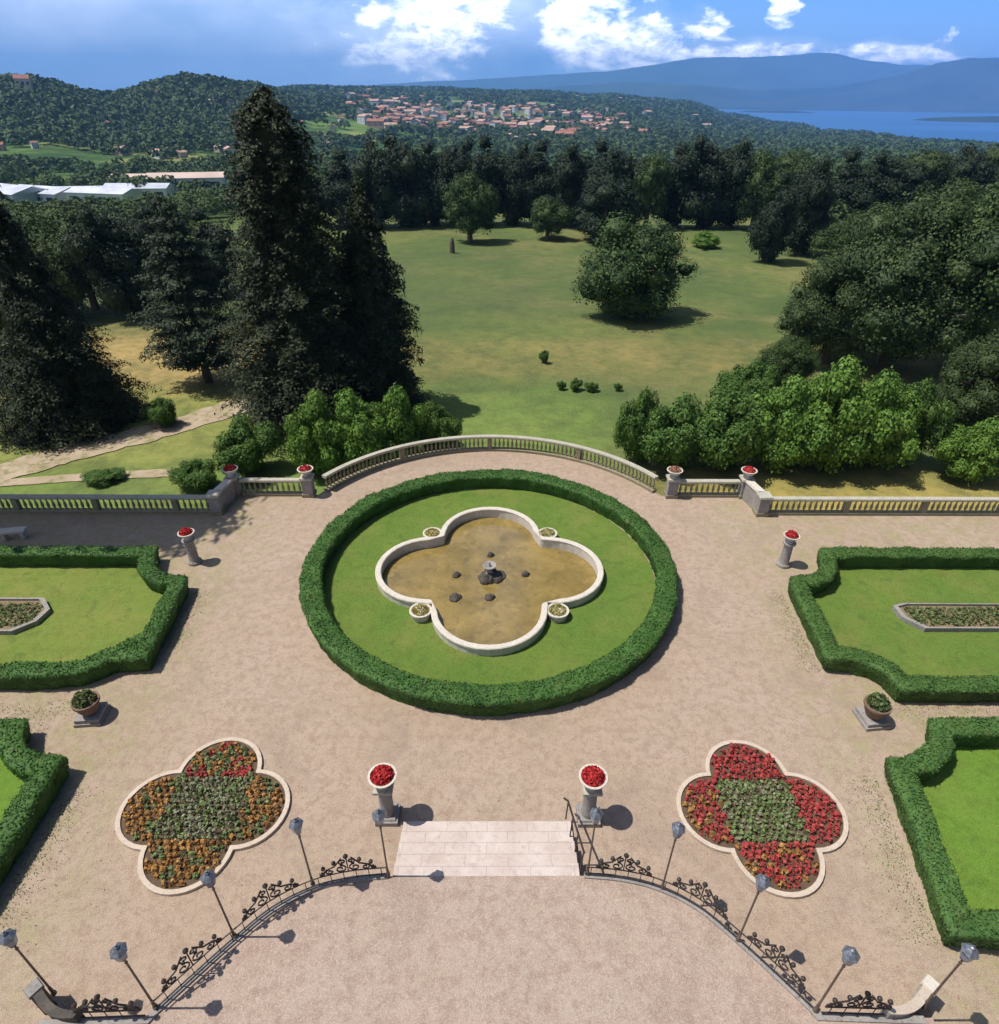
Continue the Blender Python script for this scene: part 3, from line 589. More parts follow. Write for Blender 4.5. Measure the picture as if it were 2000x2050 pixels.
for s, w in ((-1, 'left'), (1, 'right')):
    P = [(s*x, y) for x, y in ARC+[(7.0, 5.62), (9.2, 5.55)]]
    r = empty('forecourt_wall', (0, 0, 0), 0, 'low curved retaining wall with dark stone kerb under the %s iron railing' % w, 'wall')
    MB().sweep(P, [(-.02, -.02), (.2, -.02), (.2, FZ-.03), (-.02, FZ-.03)] if s > 0 else [(.02, -.02), (.02, FZ-.03), (-.2, FZ-.03), (-.2, -.02)]).build('wall_body', GREYST, r)
    MB().sweep(P, [(a*1., z) for a, z in ([(-.07, FZ-.027), (.07, FZ-.027), (.07, FZ+.05), (-.07, FZ+.05)])] if s > 0 else [(.07, FZ-.027), (.07, FZ+.05), (-.07, FZ+.05), (-.07, FZ-.027)]).build('kerb', GREYST, r)
st = empty('steps', (0, 8.5, 0), 0, 'pale stone garden steps going down from the forecourt between two lamp posts', 'steps')
for i in range(5):
    MB().box(0, .19+i*.38+(-.02 if i else 0), 0, 4.62+.0*i, .42 if i else .38, FZ-.005-i*.16-(.002 if i else 0)).build('step', STEP, st)
# iron railing with scrollwork
def scroll(mb, cx, z, R, turns, a0, d, T, r=.02):
    pts = []
    for i in range(17):
        t = i/16; a = a0+d*t*turns*2*PI; q = R*(1-.75*t); pts.append(T(cx+q*math.cos(a), z+q*math.sin(a)))
    mb.tube(pts, r, 5)
def railing(pts, label, s):
    r = empty('iron_railing', (0, 0, 0), 0, label, 'railing')
    L = [0]
    for a, b in zip(pts, pts[1:]): L.append(L[-1]+math.hypot(b[0]-a[0], b[1]-a[1]))
    def at(q):
        q = max(0, min(L[-1]-1e-4, q)); i = max(0, min(len(pts)-2, int(np.searchsorted(L, q, 'right'))-1)); f = (q-L[i])/(L[i+1]-L[i])
        return pts[i][0]+(pts[i+1][0]-pts[i][0])*f, pts[i][1]+(pts[i+1][1]-pts[i][1])*f
    mb = MB(); N_ = int(L[-1]/.15)
    for z, rr in ((FZ+.12, .022), (FZ+.40, .018)): mb.tube([(*at(i*L[-1]/N_), z) for i in range(N_+1)], rr, 6)
    mb.build('rails', IRON, r)
    mb = MB(); 
    for i in range(int(L[-1]/.3)): x, y = at((i+.5)*.3); mb.tube([(x, y, FZ+.05), (x, y, FZ+.40)], .011, 4)
    mb.build('bars', IRON, r)
    npan = max(1, int(round(L[-1]/1.75))); pw = L[-1]/npan
    for p in range(npan):
        c0 = (p+.5)*pw; mb = MB(); T = lambda a, z: (*at(c0+a), FZ+z)
        for d in (-1, 1):
            scroll(mb, d*.17, .56, .15, 1.3, PI/2, d, T); scroll(mb, d*.42, .52, .11, 1.2, PI/2, -d, T); scroll(mb, d*.1, .84, .1, 1.2, -PI/2, d, T); scroll(mb, d*.62, .48, .08, 1.1, PI/2, d, T)
            mb.tube([T(d*.66, .42), T(d*.5, .62), T(d*.3, .7), T(d*.12, .98)], .02, 5)
            for a, z in ((.56, .66), (.3, .8)): x, y, zz = T(d*a, z); mb.lathe([(.0, 0), (.045, .02), (.055, .055), (.04, .1), (0, .12)], 8, x, y, zz)
        x, y, zz = T(0, .98); mb.tube([T(0, .4), T(0, 1.0)], .016, 5); mb.lathe([(0, 0), (.05, .03), (.065, .07), (.04, .12), (0, .15)], 8, x, y, zz)
        mb.build('scroll_panel', IRON, r)
for s, w in ((-1, 'left'), (1, 'right')):
    railing([(s*x, y) for x, y in ARC], 'dark wrought iron railing with scroll crests curving round the %s side of the forecourt' % w, s)
    railing([(s*(7.05), 5.66), (s*8.4, 5.62)], 'short straight iron scroll railing at the bottom %s corner beside the side stairs' % w, s)
rr = empty('stair_handrail', (0, 0, 0), 0, 'thin dark iron handrail sloping down the right side of the steps', 'handrail')
MB().tube([(2.36, 8.62, FZ+.9), (2.2, 10.5, .92), (2.12, 10.66, .80), (2.16, 10.7, .68)], .028, 7).build('rail', IRON, rr)
mb = MB()
for i in range(4): y = 8.66+i*.6; z0 = max(0, FZ-.16*int((y-8.5)/.4)-.01); mb.tube([(2.33-.05*i, y, z0), (2.35-.05*i, y, FZ+.88-(y-8.62)*.42)], .02, 6)
mb.build('posts', IRON, rr)
def lamp(x, y, z, label, rz):
    r = empty('lamp_post', (x, y, z), rz, label, 'lamp post', 'lantern posts along the forecourt railing')
    MB().lathe([(.055, 0), (.055, .06), (.036, .1), (.03, .3), (.023, .34), (.02, 2.0), (.034, 2.04), (.02, 2.08), (.02, 2.2)], 10).build('post', POSTM, r, True)
    l = MB().lathe([(.03, 2.19), (.08, 2.22), (.09, 2.25), (.135, 2.49), (.14, 2.51)], 6, off=.5).build('lantern', IRON, r)
    MB().lathe([(.095, 2.27), (.13, 2.47)], 6, off=.5).build('glass', GLASSM, l); 
    for v in l.children[0].data.vertices: v.co.x *= 1.03; v.co.y *= 1.03
    MB().lathe([(.165, 2.513), (.165, 2.53), (.10, 2.60), (.05, 2.64), (.05, 2.67), (.018, 2.69), (.018, 2.73)], 6, off=.5).build('lantern_roof', ROOFM, r); return r
proto = None
LP = [(-9.27, 6.14, 'beside the dark stair parapet at the bottom left corner'), (-6.92, 5.83, 'at the lower end of the left curved railing'), (-5.74, 7.2, 'halfway along the left curved railing, before the orange bed'),
      (-4.22, 8.35, 'on the left railing, next after the one at the steps'), (-2.42, 8.56, 'at the left side of the steps, its head before a pedestal'),
      (2.5, 8.58, 'at the right side of the steps by the handrail'), (4.28, 8.24, 'on the right railing, head at the left edge of the red bed'), (5.76, 7.08, 'halfway along the right curved railing, its head over the red bed'),
      (6.96, 5.72, 'at the lower end of the right curved railing'), (9.36, 5.83, 'above the white pier at the bottom right corner')]
for i, (x, y, w) in enumerate(LP):
    z = FZ+.05 if i not in (0, 9) else .7
    if proto is None: proto = lamp(x, y, z, 'slim lamp post '+w, .3)
    else: dup(proto, (x, y, z), .3+.25*i, None, 'slim lamp post '+w)
    proto['label'] = 'slim lamp post '+LP[0][2]
for s, w in ((-1, 'left'), (1, 'right')):
    r = empty('stair_parapet', (s*8.9, 5.9, 0), 0, ('dark shaded stone stair parapet sloping away at the bottom left corner' if s < 0 else 'pale stone stair parapet with a small end block at the bottom right corner'), 'parapet')
    sx = lambda x: s*(x-8.9)
    P = [(8.35, 5.62), (8.75, 5.66), (9.15, 5.82), (9.58, 6.12)]; P = smoothpath(P, 5); hs = np.linspace(1.1, .8, len(P)); V = []; F = []
    for (x, y), h in zip(P, hs):
        for o_, z in ((-.07, 0), (-.07, h), (.07, h), (.07, 0)): V.append((sx(x+o_*.6), y-5.9+o_*-.8, z))
    for i in range(len(P)-1):
        for k in range(4): F.append((i*4+k, i*4+(k+1) % 4, (i+1)*4+(k+1) % 4, (i+1)*4+k))
    F += [(3, 2, 1, 0), tuple((len(P)-1)*4+k for k in range(4))]
    MB().add(V, F).build('wall_body', GREYST if s > 0 else ROCK_AND_SHADE, r)  # left parapet's shade is put into darker stone, coping and end block too
    V = [(a, b, c+ (.003 if i % 4 in (1, 2) else 0)) for i, (a, b, c) in enumerate(V)]; V2 = []
    for i, ((x, y), h) in enumerate(zip(P, hs)):
        for o_, z in ((-.09, h+.003), (-.09, h+.05), (.09, h+.05), (.09, h+.003)): V2.append((sx(x+o_*.6), y-5.9+o_*-.8, z))
    MB().add(V2, F).build('coping', KERB if s > 0 else ROCK_AND_SHADE, r)
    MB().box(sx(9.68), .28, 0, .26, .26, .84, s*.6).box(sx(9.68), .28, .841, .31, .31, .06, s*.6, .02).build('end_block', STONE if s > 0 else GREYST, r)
# seat in the shade
r = empty('garden_bench', (-21.5, 24.1, 0), .2, 'small white stone seat on the shaded gravel at the far left', 'seat')
MB().box(0, 0, .4, 1.1, .42, .09).build('seat', STONE, r)
for s in (-.38, .38): MB().box(s, 0, 0, .14, .34, .4).build('leg', STONE, r)
# weeds along the hedge feet
N_ = 9000; P = []
for s in (-1, 1):
    for A0 in ([(11.75, 16.0) if s > 0 else (12.0, 17.2), (12.0, 20.4)], [(10.85, 7.3), (11.6, 11.9)] if s > 0 else [(12.15, 7.3), (12.15, 11.6)], [(13.4, 14.4), (22, 14.3)], [(14, 13.75), (22, 13.75)]):
        for k in range(N_//12): t = random.random(); P.append((s*(A0[0][0]+(A0[1][0]-A0[0][0])*t-abs(random.gauss(0, .4))*(1 if A0[0][0] < 12.3 else 0)), A0[0][1]+(A0[1][1]-A0[0][1])*t+random.gauss(0, .2 if A0[0][0] > 12.5 else .02), .015))
V, F = leafcards(np.array(P), np.tile([0, 0, 1.], (len(P), 1)), .02, .5); tag(link('weeds', meshnp('weeds', V, F), LOWPLANT), 'sparse green weeds growing in the gravel along the hedge feet', 'weeds', kind='stuff')
N_ = 1500; P = np.column_stack([rng.uniform(-12, 12, N_), rng.uniform(-1, 28, N_), np.full(N_, .012)]); N_ = len(P); inside = (P[:, 1] < 5.4) & (abs(P[:, 0]) < 6.5); P[inside, 2] += FZ; ok = ~((P[:, 1] < 8.7) & (abs(P[:, 0]) < 9.5) & ~inside) & (np.hypot(P[:, 0], P[:, 1]-21.7) > 7.9)
P = P[ok]; V, F = leafcards(P, np.tile([0, 0, 1.], (len(P), 1)), .028, .25); tag(link('fallen_leaves', meshnp('fallen_leaves', V, F), TERRA), 'scattered dry brown leaves on the pink gravel', 'leaves', kind='stuff')
# ------------------------------------------------------------------ paths in the park
def strip(name, pts, w, mat=DIRT, dz=.06):
    P = resample(smoothpath(pts, 6), 1.2); V = []
    for i, (x, y) in enumerate(P):
        nx, ny = nrm(P, i); k = w/2*(1+.25*(random.random()-.5))
        for o in (-k, -k*.33, k*.33, k): X_, Y_ = x+nx*o, y+ny*o; V.append((X_, Y_, T1(X_, Y_)+dz))
    tag(link(name, meshnp(name, V, [(4*i+k, 4*i+k+1, 4*i+k+5, 4*i+k+4) for i in range(len(P)-1) for k in range(3)]), mat), kind='structure')
def GL(L): return [onland(u, v)[:2] for u, v in L]
strip('park_path', GL([(-160, 955), (-40, 915), (60, 885), (140, 862), (250, 835), (350, 808), (460, 772), (540, 750)]), 3.6)
strip('park_track', GL([(-40, 925), (120, 913), (210, 907), (330, 902)]), 1.2)
# ------------------------------------------------------------------ trees
def ico(sub=1):
    import bmesh
    bm = bmesh.new(); bmesh.ops.create_icosphere(bm, subdivisions=sub, radius=1); V = np.array([v.co[:] for v in bm.verts]); F = np.array([[v.index for v in f.verts] for f in bm.faces]); bm.free(); return V, F
IV, IF = ico(2)
def trunkmb(H, r, limbs, R, lean=0.):
    mb = MB(); mb.tube([(0, 0, -.6), (.05*r, 0, H*.1), (r*.3+lean*.3, .1*r, H*.4), (lean, 0, H*.85)], [r*1.25, r, r*.7, r*.15], 8)
    for i in range(limbs):
        a = 2*PI*i/limbs+.5; h = H*random.uniform(.18, .5); e = R*random.uniform(.45, .7); mb.tube([(0, 0, h), (e*.5*math.cos(a), e*.5*math.sin(a), h+e*.35), (e*math.cos(a), e*math.sin(a), h+e*.55)], [r*.4, r*.25, r*.08], 5)
    return mb
def broad(name, R, H, nb, nl, ls, mat, zlow=.08, seed=1, top=1., label=None, cat='tree', flat_=1., brs=(.13, .36)):
    """Broad-leaved tree: leaf cards on overlapping clumps, with gaps between the clumps."""
    global rng; rng = np.random.default_rng(seed); random.seed(seed)
    root = empty(name, (0, 0, 0), 0, label, cat)
    if cat == 'tree': trunkmb(H, R*.085, 6, R).build('trunk', BARK, root, True)
    else: trunkmb(H*.7, R*.04, 5, R).build('trunk', BARK, root, True)
    d = sphpts(nb*3); zc = H*(1+zlow)/2; hz = H*(1-zlow)/2; rr = rng.uniform(.35, 1, (nb*3, 1))**.6
    C = d*rr*np.array([R, R, hz])*.72; az_ = np.arctan2(C[:, 1], C[:, 0]); ff = 1+.22*np.sin(2*az_+seed)+.16*np.sin(3*az_+seed*2+C[:, 2]/H*5); C[:, 0] *= ff; C[:, 1] *= ff; C[:, 2] *= 1+.22*np.sin(2*az_+seed*3)*(C[:, 2] > 0); C[:, 2] = zc+C[:, 2]*1.05
    wz = np.clip((C[:, 2]/H-zlow)/(1-zlow), 0, 1); tap = 1-.35*wz**2*top; C[:, 0] *= tap; C[:, 1] *= tap; C = C[:nb]; br = rng.uniform(brs[0], brs[1], nb)*min(R, hz*1.2)
    pick = rng.choice(nb, nl, p=br**2/np.sum(br**2)); dd = sphpts(nl); dd[:, 2] = np.where(rng.random(nl) < .35, np.abs(dd[:, 2]), dd[:, 2])
    sub = 1+.22*np.sin(dd[:, 0]*7+pick)*np.sin(dd[:, 1]*8+pick*2)*np.sin(dd[:, 2]*7)
    P = C[pick]+dd*(br[pick]*(.72+.38*rng.random(nl)**.6)*sub)[:, None]
    keep = np.ones(nl, bool)
    for k in range(nb): keep &= ~((np.linalg.norm(P-C[k], axis=1) < br[k]*.6) & (pick != k))
    keep &= P[:, 2] > .1; P, dd, = P[keep], dd[keep]; R = float(np.percentile(np.hypot(P[:, 0], P[:, 1]), 96)); H = float(np.percentile(P[:, 2], 99.5))
    V, F = leafcards(P, dd+np.array([0, 0, .2]), ls, .38, .7)
    CV = []; CF = []; b = len(V)
    for k in range(nb): cv = IV*br[k]*.6*np.array([1, 1, .9])+C[k]; cv += rng.normal(0, br[k]*.1, cv.shape); cv[:, 2] = np.maximum(cv[:, 2], .1); CV.append(cv); CF.append(IF+b+k*len(IV))
    CF = np.vstack(CF); Fa = [tuple(f) for f in F]
    V = np.vstack([V]+CV); me = bpy.data.meshes.new('crown'); nf, nt = len(F), len(CF)
    me.vertices.add(len(V)); me.vertices.foreach_set('co', V.astype(np.float32).ravel()); me.loops.add(nf*4+nt*3); me.loops.foreach_set('vertex_index', np.concatenate([F.ravel(), CF.ravel()]).astype(np.int32))
    me.polygons.add(nf+nt); me.polygons.foreach_set('loop_start', np.concatenate([np.arange(nf)*4, nf*4+np.arange(nt)*3]).astype(np.int32)); me.polygons.foreach_set('loop_total', np.concatenate([np.full(nf, 4), np.full(nt, 3)]).astype(np.int32)); me.update(calc_edges=True)
    link('crown', me, mat, root); root['R'] = R; root['H'] = H; return root
def conifer(name, R, H, nbr, per, ls, mat, prof, z0=.03, droop=.25, seed=1, label=None, trunk=True, tiers=0, core=.42):
    global rng; rng = np.random.default_rng(seed); random.seed(seed)
    root = empty(name, (0, 0, 0), 0, label, 'tree')
    MB().tube([(0, 0, -.8), (0, 0, H*.1), (0, 0, H*.55), (0, 0, H*.985)], [R*.1, R*.075, R*.04, .03], 9).build('trunk', BARK, root, True)
    u = rng.random(nbr)**1.25; 
    if tiers: u = (np.floor(u*tiers)+rng.uniform(.2, .5, nbr))/tiers
    z = H*(z0+(.985-z0)*u); az = rng.uniform(0, 2*PI, nbr); lump = .62+.42*vnoise(az*1.3+seed, u*9+seed)+.5*(vnoise(az*3.2+seed, u*22+seed)-.3)
    L = R*np.interp(u, prof[0], prof[1])*rng.uniform(.74, 1.08, nbr)*lump; PP = []; NN = []; n_ = np.maximum(6, (per*(.25+L/R)).astype(int))
    for k in range(nbr):
        s = rng.uniform(.18, 1, n_[k])**.75; w = L[k]*.30*(1.15-s)+.12; lat = rng.normal(0, .55, n_[k])*w
        dx, dy = math.cos(az[k]), math.sin(az[k]); zz = z[k]+L[k]*(.12*s-droop*s*s)+rng.normal(0, .11, n_[k])-np.abs(lat)*.25-rng.random(n_[k])**3*.3
        PP.append(np.column_stack([dx*s*L[k]-dy*lat, dy*s*L[k]+dx*lat, zz])); NN.append(np.column_stack([dx*(.3+s*.5)+0*s, dy*(.3+s*.5)+0*s, .8+0*s]))
    P, N = np.vstack(PP), np.vstack(NN); P[:, 2] = np.maximum(P[:, 2], .1); V, F = leafcards(P, N, ls, .42, .42)
    if trunk:      # dense inner mass so the light does not pass through
        q = 24; hs = np.linspace(0, 1, 16); CV = []
        for h in hs:
            for k in range(q): a = 2*PI*k/q; r_ = R*float(np.interp(h, prof[0], prof[1]))*core*(.75+.5*float(vnoise(np.array(a*2.+seed), np.array(h*11.)))); CV.append((r_*math.cos(a), r_*math.sin(a), H*(z0+.03+(.93-z0)*h)))
        CF = [(j*q+k, j*q+(k+1) % q, (j+1)*q+(k+1) % q, (j+1)*q+k) for j in range(15) for k in range(q)]; F = np.vstack([F, np.array(CF)+len(V)]); V = np.vstack([V, np.array(CV)])
    link('crown', meshnp('crown', V, F), mat, root); root['R'] = R; root['H'] = H; return root
def place(o, u, vb, vt, w, label=None, used=None, rz=None, group=None, z0=-8., sq=1.):
    """put a tree (or a copy) so that its foot and its size agree with where it stands on the land"""
    vm = (vb+vt)/2; u = 935.5+(u-935.5)*(2889-vb)/(2889-vm); x, y, z = onland(u, vb, z0); r = ray(u, vt); d = math.hypot(x-CX, y); top = CH+d*r[2]/math.hypot(r[0], r[1])
    dep = y*math.cos(TH)+(CH-(z+top)/2)*math.sin(TH); W = w*S/FOC*dep; h = max(.4, top-z)
    sc = (W/2/o['R'], W/2/o['R'], h/o['H'])
    if o.get('placed'): o = dup(o, (x, y, z), random.uniform(0, 6.28) if rz is None else rz, sc, label)
    else: o['placed'] = 1; o.location = (x, y, z); o.scale = sc; o.rotation_euler.z = random.uniform(0, 6.28) if rz is None else rz
    if label: o['label'] = label
    if group: o['group'] = group
    return o
CP = ([0, .05, .2, .5, .75, .9, 1], [.8, 1, .95, .66, .36, .2, .03])
CN = ([0, .06, .25, .6, .85, 1], [.85, 1, .8, .45, .2, .03])
CW = ([0, .08, .3, .6, .85, 1], [.9, 1, .9, .66, .35, .06])
t = conifer('giant_conifer', 7.6, 27, 1700, 80, .17, CONIF, ([0, .04, .1, .2, .35, .5, .65, .78, .88, .95, 1], [.5, .8, .98, 1, .86, .72, .57, .46, .42, .32, .08]), .03, .34, 3)
place(t, 548, 800, 157, 370, 'tallest dark conifer, its top rising above the horizon left of centre')
t = conifer('broad_conifer', 5, 16, 1100, 70, .16, CONIF, CW, .02, .25, 5)
place(t, 702, 780, 338, 225, 'broad dark conifer leaning against the right side of the tallest conifer')
t = conifer('broad_conifer', 8, 20, 1700, 80, .17, CONIF, ([0, .06, .2, .45, .7, .88, 1], [.92, 1, .95, .74, .46, .22, .05]), .02, .28, 7)
place(t, 45, 808, 335, 300, 'huge dark conifer cut off by the left edge')
t = conifer('cedar', 5, 17, 520, 80, .16, CONIF2, ([0, .12, .3, .6, .85, 1], [.7, 1, .95, .7, .4, .08]), .14, .16, 9, trunk=False, tiers=13)
place(t, 352, 728, 362, 215, 'grey green cedar with visible trunk and layered branches between the conifers')
# off-frame stand-in tree, added only to cast shade on the left terrace end
t = conifer('shade_conifer', 5, 22, 760, 44, .28, CONIF, ([0, .3, .7, .88, 1], [.7, 1, 1, .7, .1]), .46, .1, 12, core=.85, label='unseen dark conifer added to shade the left end of the terrace')
t.location = (-26.2, 28.3, -7.6); t.scale = (1.05, 1.2, 1.5)
BT = [broad('broadleaf_tree', 5, 10, 62, 13000, .13, DECID, .0, 21), broad('broadleaf_tree', 5, 11, 64, 14000, .14, DARKL, -.12, 22, .7), broad('broadleaf_tree', 5, 9.5, 60, 13000, .13, DECID_O, .0, 23), broad('broadleaf_tree', 4.6, 11, 62, 14000, .14, DARKL, -.12, 24, .7)]
# row of dark trees behind the lawn
row = [(655, 428, 288, 95, 3), (712, 430, 272, 92, 1), (768, 428, 262, 98, 1), (822, 426, 274, 84, 3), (872, 424, 268, 80, 1), (925, 424, 262, 86, 3), (985, 425, 275, 78, 1), (1030, 425, 270, 84, 3), (1090, 428, 276, 90, 1), (1142, 430, 270, 84, 3), (1190, 430, 286, 80, 1), (1238, 432, 292, 78, 0), (1290, 428, 276, 86, 3), (1345, 430, 262, 98, 1), (1400, 430, 268, 92, 1), (1448, 436, 288, 84, 0)]
words = ['first', 'second', 'third', 'fourth', 'fifth', 'sixth', 'seventh', 'eighth', 'ninth', 'tenth', 'eleventh', 'twelfth', 'thirteenth', 'fourteenth', 'fifteenth', 'sixteenth']
for (u, vb, vt, w, k), wd in zip(row, words): place(BT[k], u, vb+4, vt, w*1.3, wd+' dark tree from the left in the row closing the far side of the lawn', group='row of dark trees behind the lawn')
for u, vb, vt, w, k, l in ((895, 462, 328, 92, 0, 'rounded green tree standing in front of the dark row with a shadow at its foot'), (1045, 456, 374, 74, 0, 'small rounded tree before the middle of the dark row'), (1152, 462, 322, 118, 1, 'large dark tree before the row, behind the lone lawn tree'),
    (1482, 500, 330, 84, 3, 'dark upright tree at the right rear corner of the lawn'), (1545, 486, 300, 105, 1, 'tall dark tree right of the upright one at the lawn corner'),
    (1500, 400, 286, 110, 0, 'pale green tree behind the right rear corner of the lawn'), (1610, 450, 288, 120, 3, 'dark tree above the orange roof on the right'), (1690, 440, 292, 115, 1, 'dark rounded tree in the right background'), (1760, 430, 285, 110, 2, 'olive tree in the right background'), (1835, 415, 280, 110, 1, 'brownish dark tree in the far right background'), (1900, 410, 276, 110, 2, 'olive tree cut by the right edge in the background'),
    (70, 600, 398, 130, 0, 'bright green tree behind the huge left conifer'), (150, 590, 388, 130, 0, 'green tree in the wood left of the cedar, nearest the white roofs'), (225, 604, 392, 130, 1, 'dark tree in the wood beside the cedar'), (290, 560, 378, 120, 1, 'dark tree behind the cedar'), (120, 612, 452, 90, 2, 'pale grey green tree standing in front of the left wood'), (395, 560, 400, 130, 3, 'dark tree glimpsed between cedar and tallest conifer')):
    place(BT[k], u, vb, vt, w*1.12, l)
t = broad('lone_tree', 6, 9.5, 95, 28000, .11, DECID, -.04, 35, 1., brs=(.11, .32)); t.children[0]['x'] = 1; place(t, 1203, 602, 412, 212, 'lone round green tree standing on the open lawn')
BIG = [broad('large_tree', 7.5, 13, 125, 60000, .115, DECID_O, .0, 41, .5, brs=(.09, .28)), broad('large_tree', 7, 13, 125, 60000, .115, DECID, .0, 43, .5, brs=(.09, .28))]
for u, vb, vt, w, k, l in ((1745, 705, 372, 300, 0, 'large olive green tree with glinting leaves right of the lawn'), (1600, 690, 470, 200, 0, 'spreading tree at the left flank of the large olive tree'), (1885, 700, 332, 300, 1, 'large green tree cut off by the right edge above the shrubs'), (1660, 560, 392, 170, 1, 'green tree behind the left shoulder of the large olive tree'),
    (1800, 560, 342, 210, 0, 'tall olive tree behind the large right hand trees'), (1880, 840, 620, 190, 0, 'dark leafy tree behind the round bush at the right edge'), (1500, 742, 640, 120, 1, 'low leafy tree at the edge of the lawn left of the large trees')):
    place(BIG[k], u, vb, vt, w, l)
SH = [broad('shrub', 2.6, 3.4, 60, 18000, .07, DECID_B, -.1, 51, .4, cat='shrub', brs=(.11, .32)), broad('shrub', 2.6, 3.6, 60, 18000, .07, foliage('green_shrub_leaves', (.03, .085, .016), (.07, .15, .025), (.17, .27, .06), .6, .18), -.1, 52, .4, cat='shrub', brs=(.11, .32))]
for u, vb, vt, w, k, l in ((470, 902, 802, 122, 1, 'bright green shrub behind the outer left flower urn'), (605, 900, 752, 130, 0, 'large bright green shrub behind the left end of the curved balustrade'), (680, 895, 748, 140, 0, 'tall bright shrub, second along the curved balustrade from the left'), (755, 880, 738, 125, 0, 'shrub with upright tips before the broad conifer'), (832, 860, 768, 95, 1, 'low end shrub beside the middle of the curved balustrade'),
    (1222, 882, 748, 90, 1, 'pointed shrub at the left end of the right shrubbery'), (1300, 892, 764, 150, 1, 'dense green shrub behind the inner right flower urn'), (1395, 892, 738, 160, 1, 'dense shrub behind the outer right flower urn'), (1490, 888, 720, 165, 0, 'bright shrub in the middle of the right shrubbery'), (1585, 886, 684, 190, 0, 'tallest bright shrub of the right shrubbery'), (1672, 886, 700, 165, 0, 'bright shrub right of the tallest one in the right shrubbery'), (1745, 880, 715, 110, 1, 'dark green shrub at the right end of the shrubbery'), (1428, 790, 690, 110, 1, 'smaller shrub behind the shrubbery at the lawn edge'),
    (1868, 912, 786, 135, 0, 'separate round bush at the right edge in front of the shrubbery'), (305, 812, 758, 66, 1, 'small dark shrub beside the gravel path in the park'), (372, 932, 878, 90, 1, 'low grey green shrub behind the balustrade left of the outer urn'), (195, 918, 896, 70, 1, 'low ground shrub by the narrow park track'), (1345, 472, 440, 62, 0, 'small bright bush near the far dark trees'),
    (1037, 692, 668, 20, 1, 'tiny dark conical bush alone on the straw coloured grass'), (1070, 743, 726, 18, 1, 'leftmost tiny shrub of the little cluster on the near lawn'), (1098, 744, 722, 26, 1, 'middle tiny shrub of the little cluster on the near lawn'), (1127, 746, 728, 26, 1, 'rightmost tiny shrub of the little cluster on the near lawn'), (1178, 745, 730, 16, 1, 'tiny shrub apart to the right of the little cluster')):
    place(SH[k], u, vb, vt, w, l)
x, y, z = onland(862, 482); mb = MB(); mb.lathe([(.55, 0), (.5, 1.2), (.42, 2.2), (.2, 2.8)], 9); o = mb.build('tree_stump', BARK); o.location = (x, y, z); tag(o, 'dark broken trunk standing left of the rounded tree on the lawn', 'stump')
# ------------------------------------------------------------------ woods beyond the park (far mass) and the distant town
TOWN = [(760, 248, 120, 14), (850, 240, 90, 16), (1000, 236, 120, 16), (1120, 246, 90, 10), (920, 215, 200, 10), (740, 212, 60, 8)]
def colof(az): return np.interp(az, AZC, UC)
def azof(u): return math.atan2(ray(u, 200)[0], ray(u, 200)[1])
def tw(x, y):
    u = colof(np.arctan2(x, y)); d = np.hypot(x, y); return np.clip(1.25-np.hypot((u-930)/300, (d-2350)/650), 0, 1)
rng = np.random.default_rng(77)
def forest(d0, d1, spacing, quads, name, label):
    P = []; d = d0
    while d < d1:
        s = max(spacing(d), 6); n = int(1.45*d/s); a = -.725+1.45*(np.arange(n)+rng.uniform(0, 1, n))/max(n, 1); dd = d+rng.uniform(-.6, .6, n)*s
        P.append(np.column_stack([dd*np.sin(a), dd*np.cos(a), np.full(n, s)])); d += s*.9
    P = np.vstack(P); x, y = P[:, 0], P[:, 1]; u = colof(np.arctan2(x, y)); z = terr(x, y); dd = np.hypot(x, y)
    keep = (z > -111) & ((fbm(x/160+3, y/160) < .60) | ((dd > 1150) & (u < 560))) & ~((rng.random(len(x)) < tw(x, y)*.92))
    # the open park stays clear, and so do the sheds, and a hay field
    keep &= ~((dd < 210) & (u > 560) & (u < 1480)); keep &= ~((u < 430) & (dd > 358) & (dd < 460)); keep &= ~((u > 20) & (u < 150) & (dd > 820) & (dd < 980))
    keep &= ~((u < 560) & (dd < 125))
    P, z, dd = P[keep], z[keep], dd[keep]; n = len(P); s = P[:, 2]*rng.uniform(.6, 1.15, n)*.62; h = np.minimum(s*1.6, 15)*rng.uniform(.7, 1.15, n)
    h = np.where((dd < 330), np.minimum(h, 9), h)
    k = quads; D = sphpts(n*k).reshape(n, k, 3); D[:, :, 2] = np.abs(D[:, :, 2])*1.0-.15; C = np.column_stack([P[:, 0], P[:, 1], z+h*.45])
    L = C[:, None, :]+D*np.stack([s, s, h*.62], -1)[:, None, :]*rng.uniform(.8, 1.08, (n, k, 1)); ls = (s*1.9/math.sqrt(k))[:, None]*np.ones((n, k))
    V, F = leafcards(L.reshape(-1, 3), D.reshape(-1, 3)+np.array([0, 0, .15]), ls.ravel(), .4, .75)
    return tag(link(name, meshnp(name, V, F), FOREST), label, 'woodland', kind='stuff')
forest(150, 300, lambda d: 7.5, 300, 'near_woodland', 'leafy woodland directly behind the park trees')
forest(300, 620, lambda d: max(7.5, d*.02), 120, 'middle_woodland', 'woodland between the park and the white sheds')
forest(620, 1800, lambda d: d*.0135, 36, 'hill_woodland', 'woodland covering the hills and valley beyond the white sheds')
forest(1800, 6500, lambda d: d*.0105, 20, 'far_woodland', 'distant hazy woodland running down to the lake')
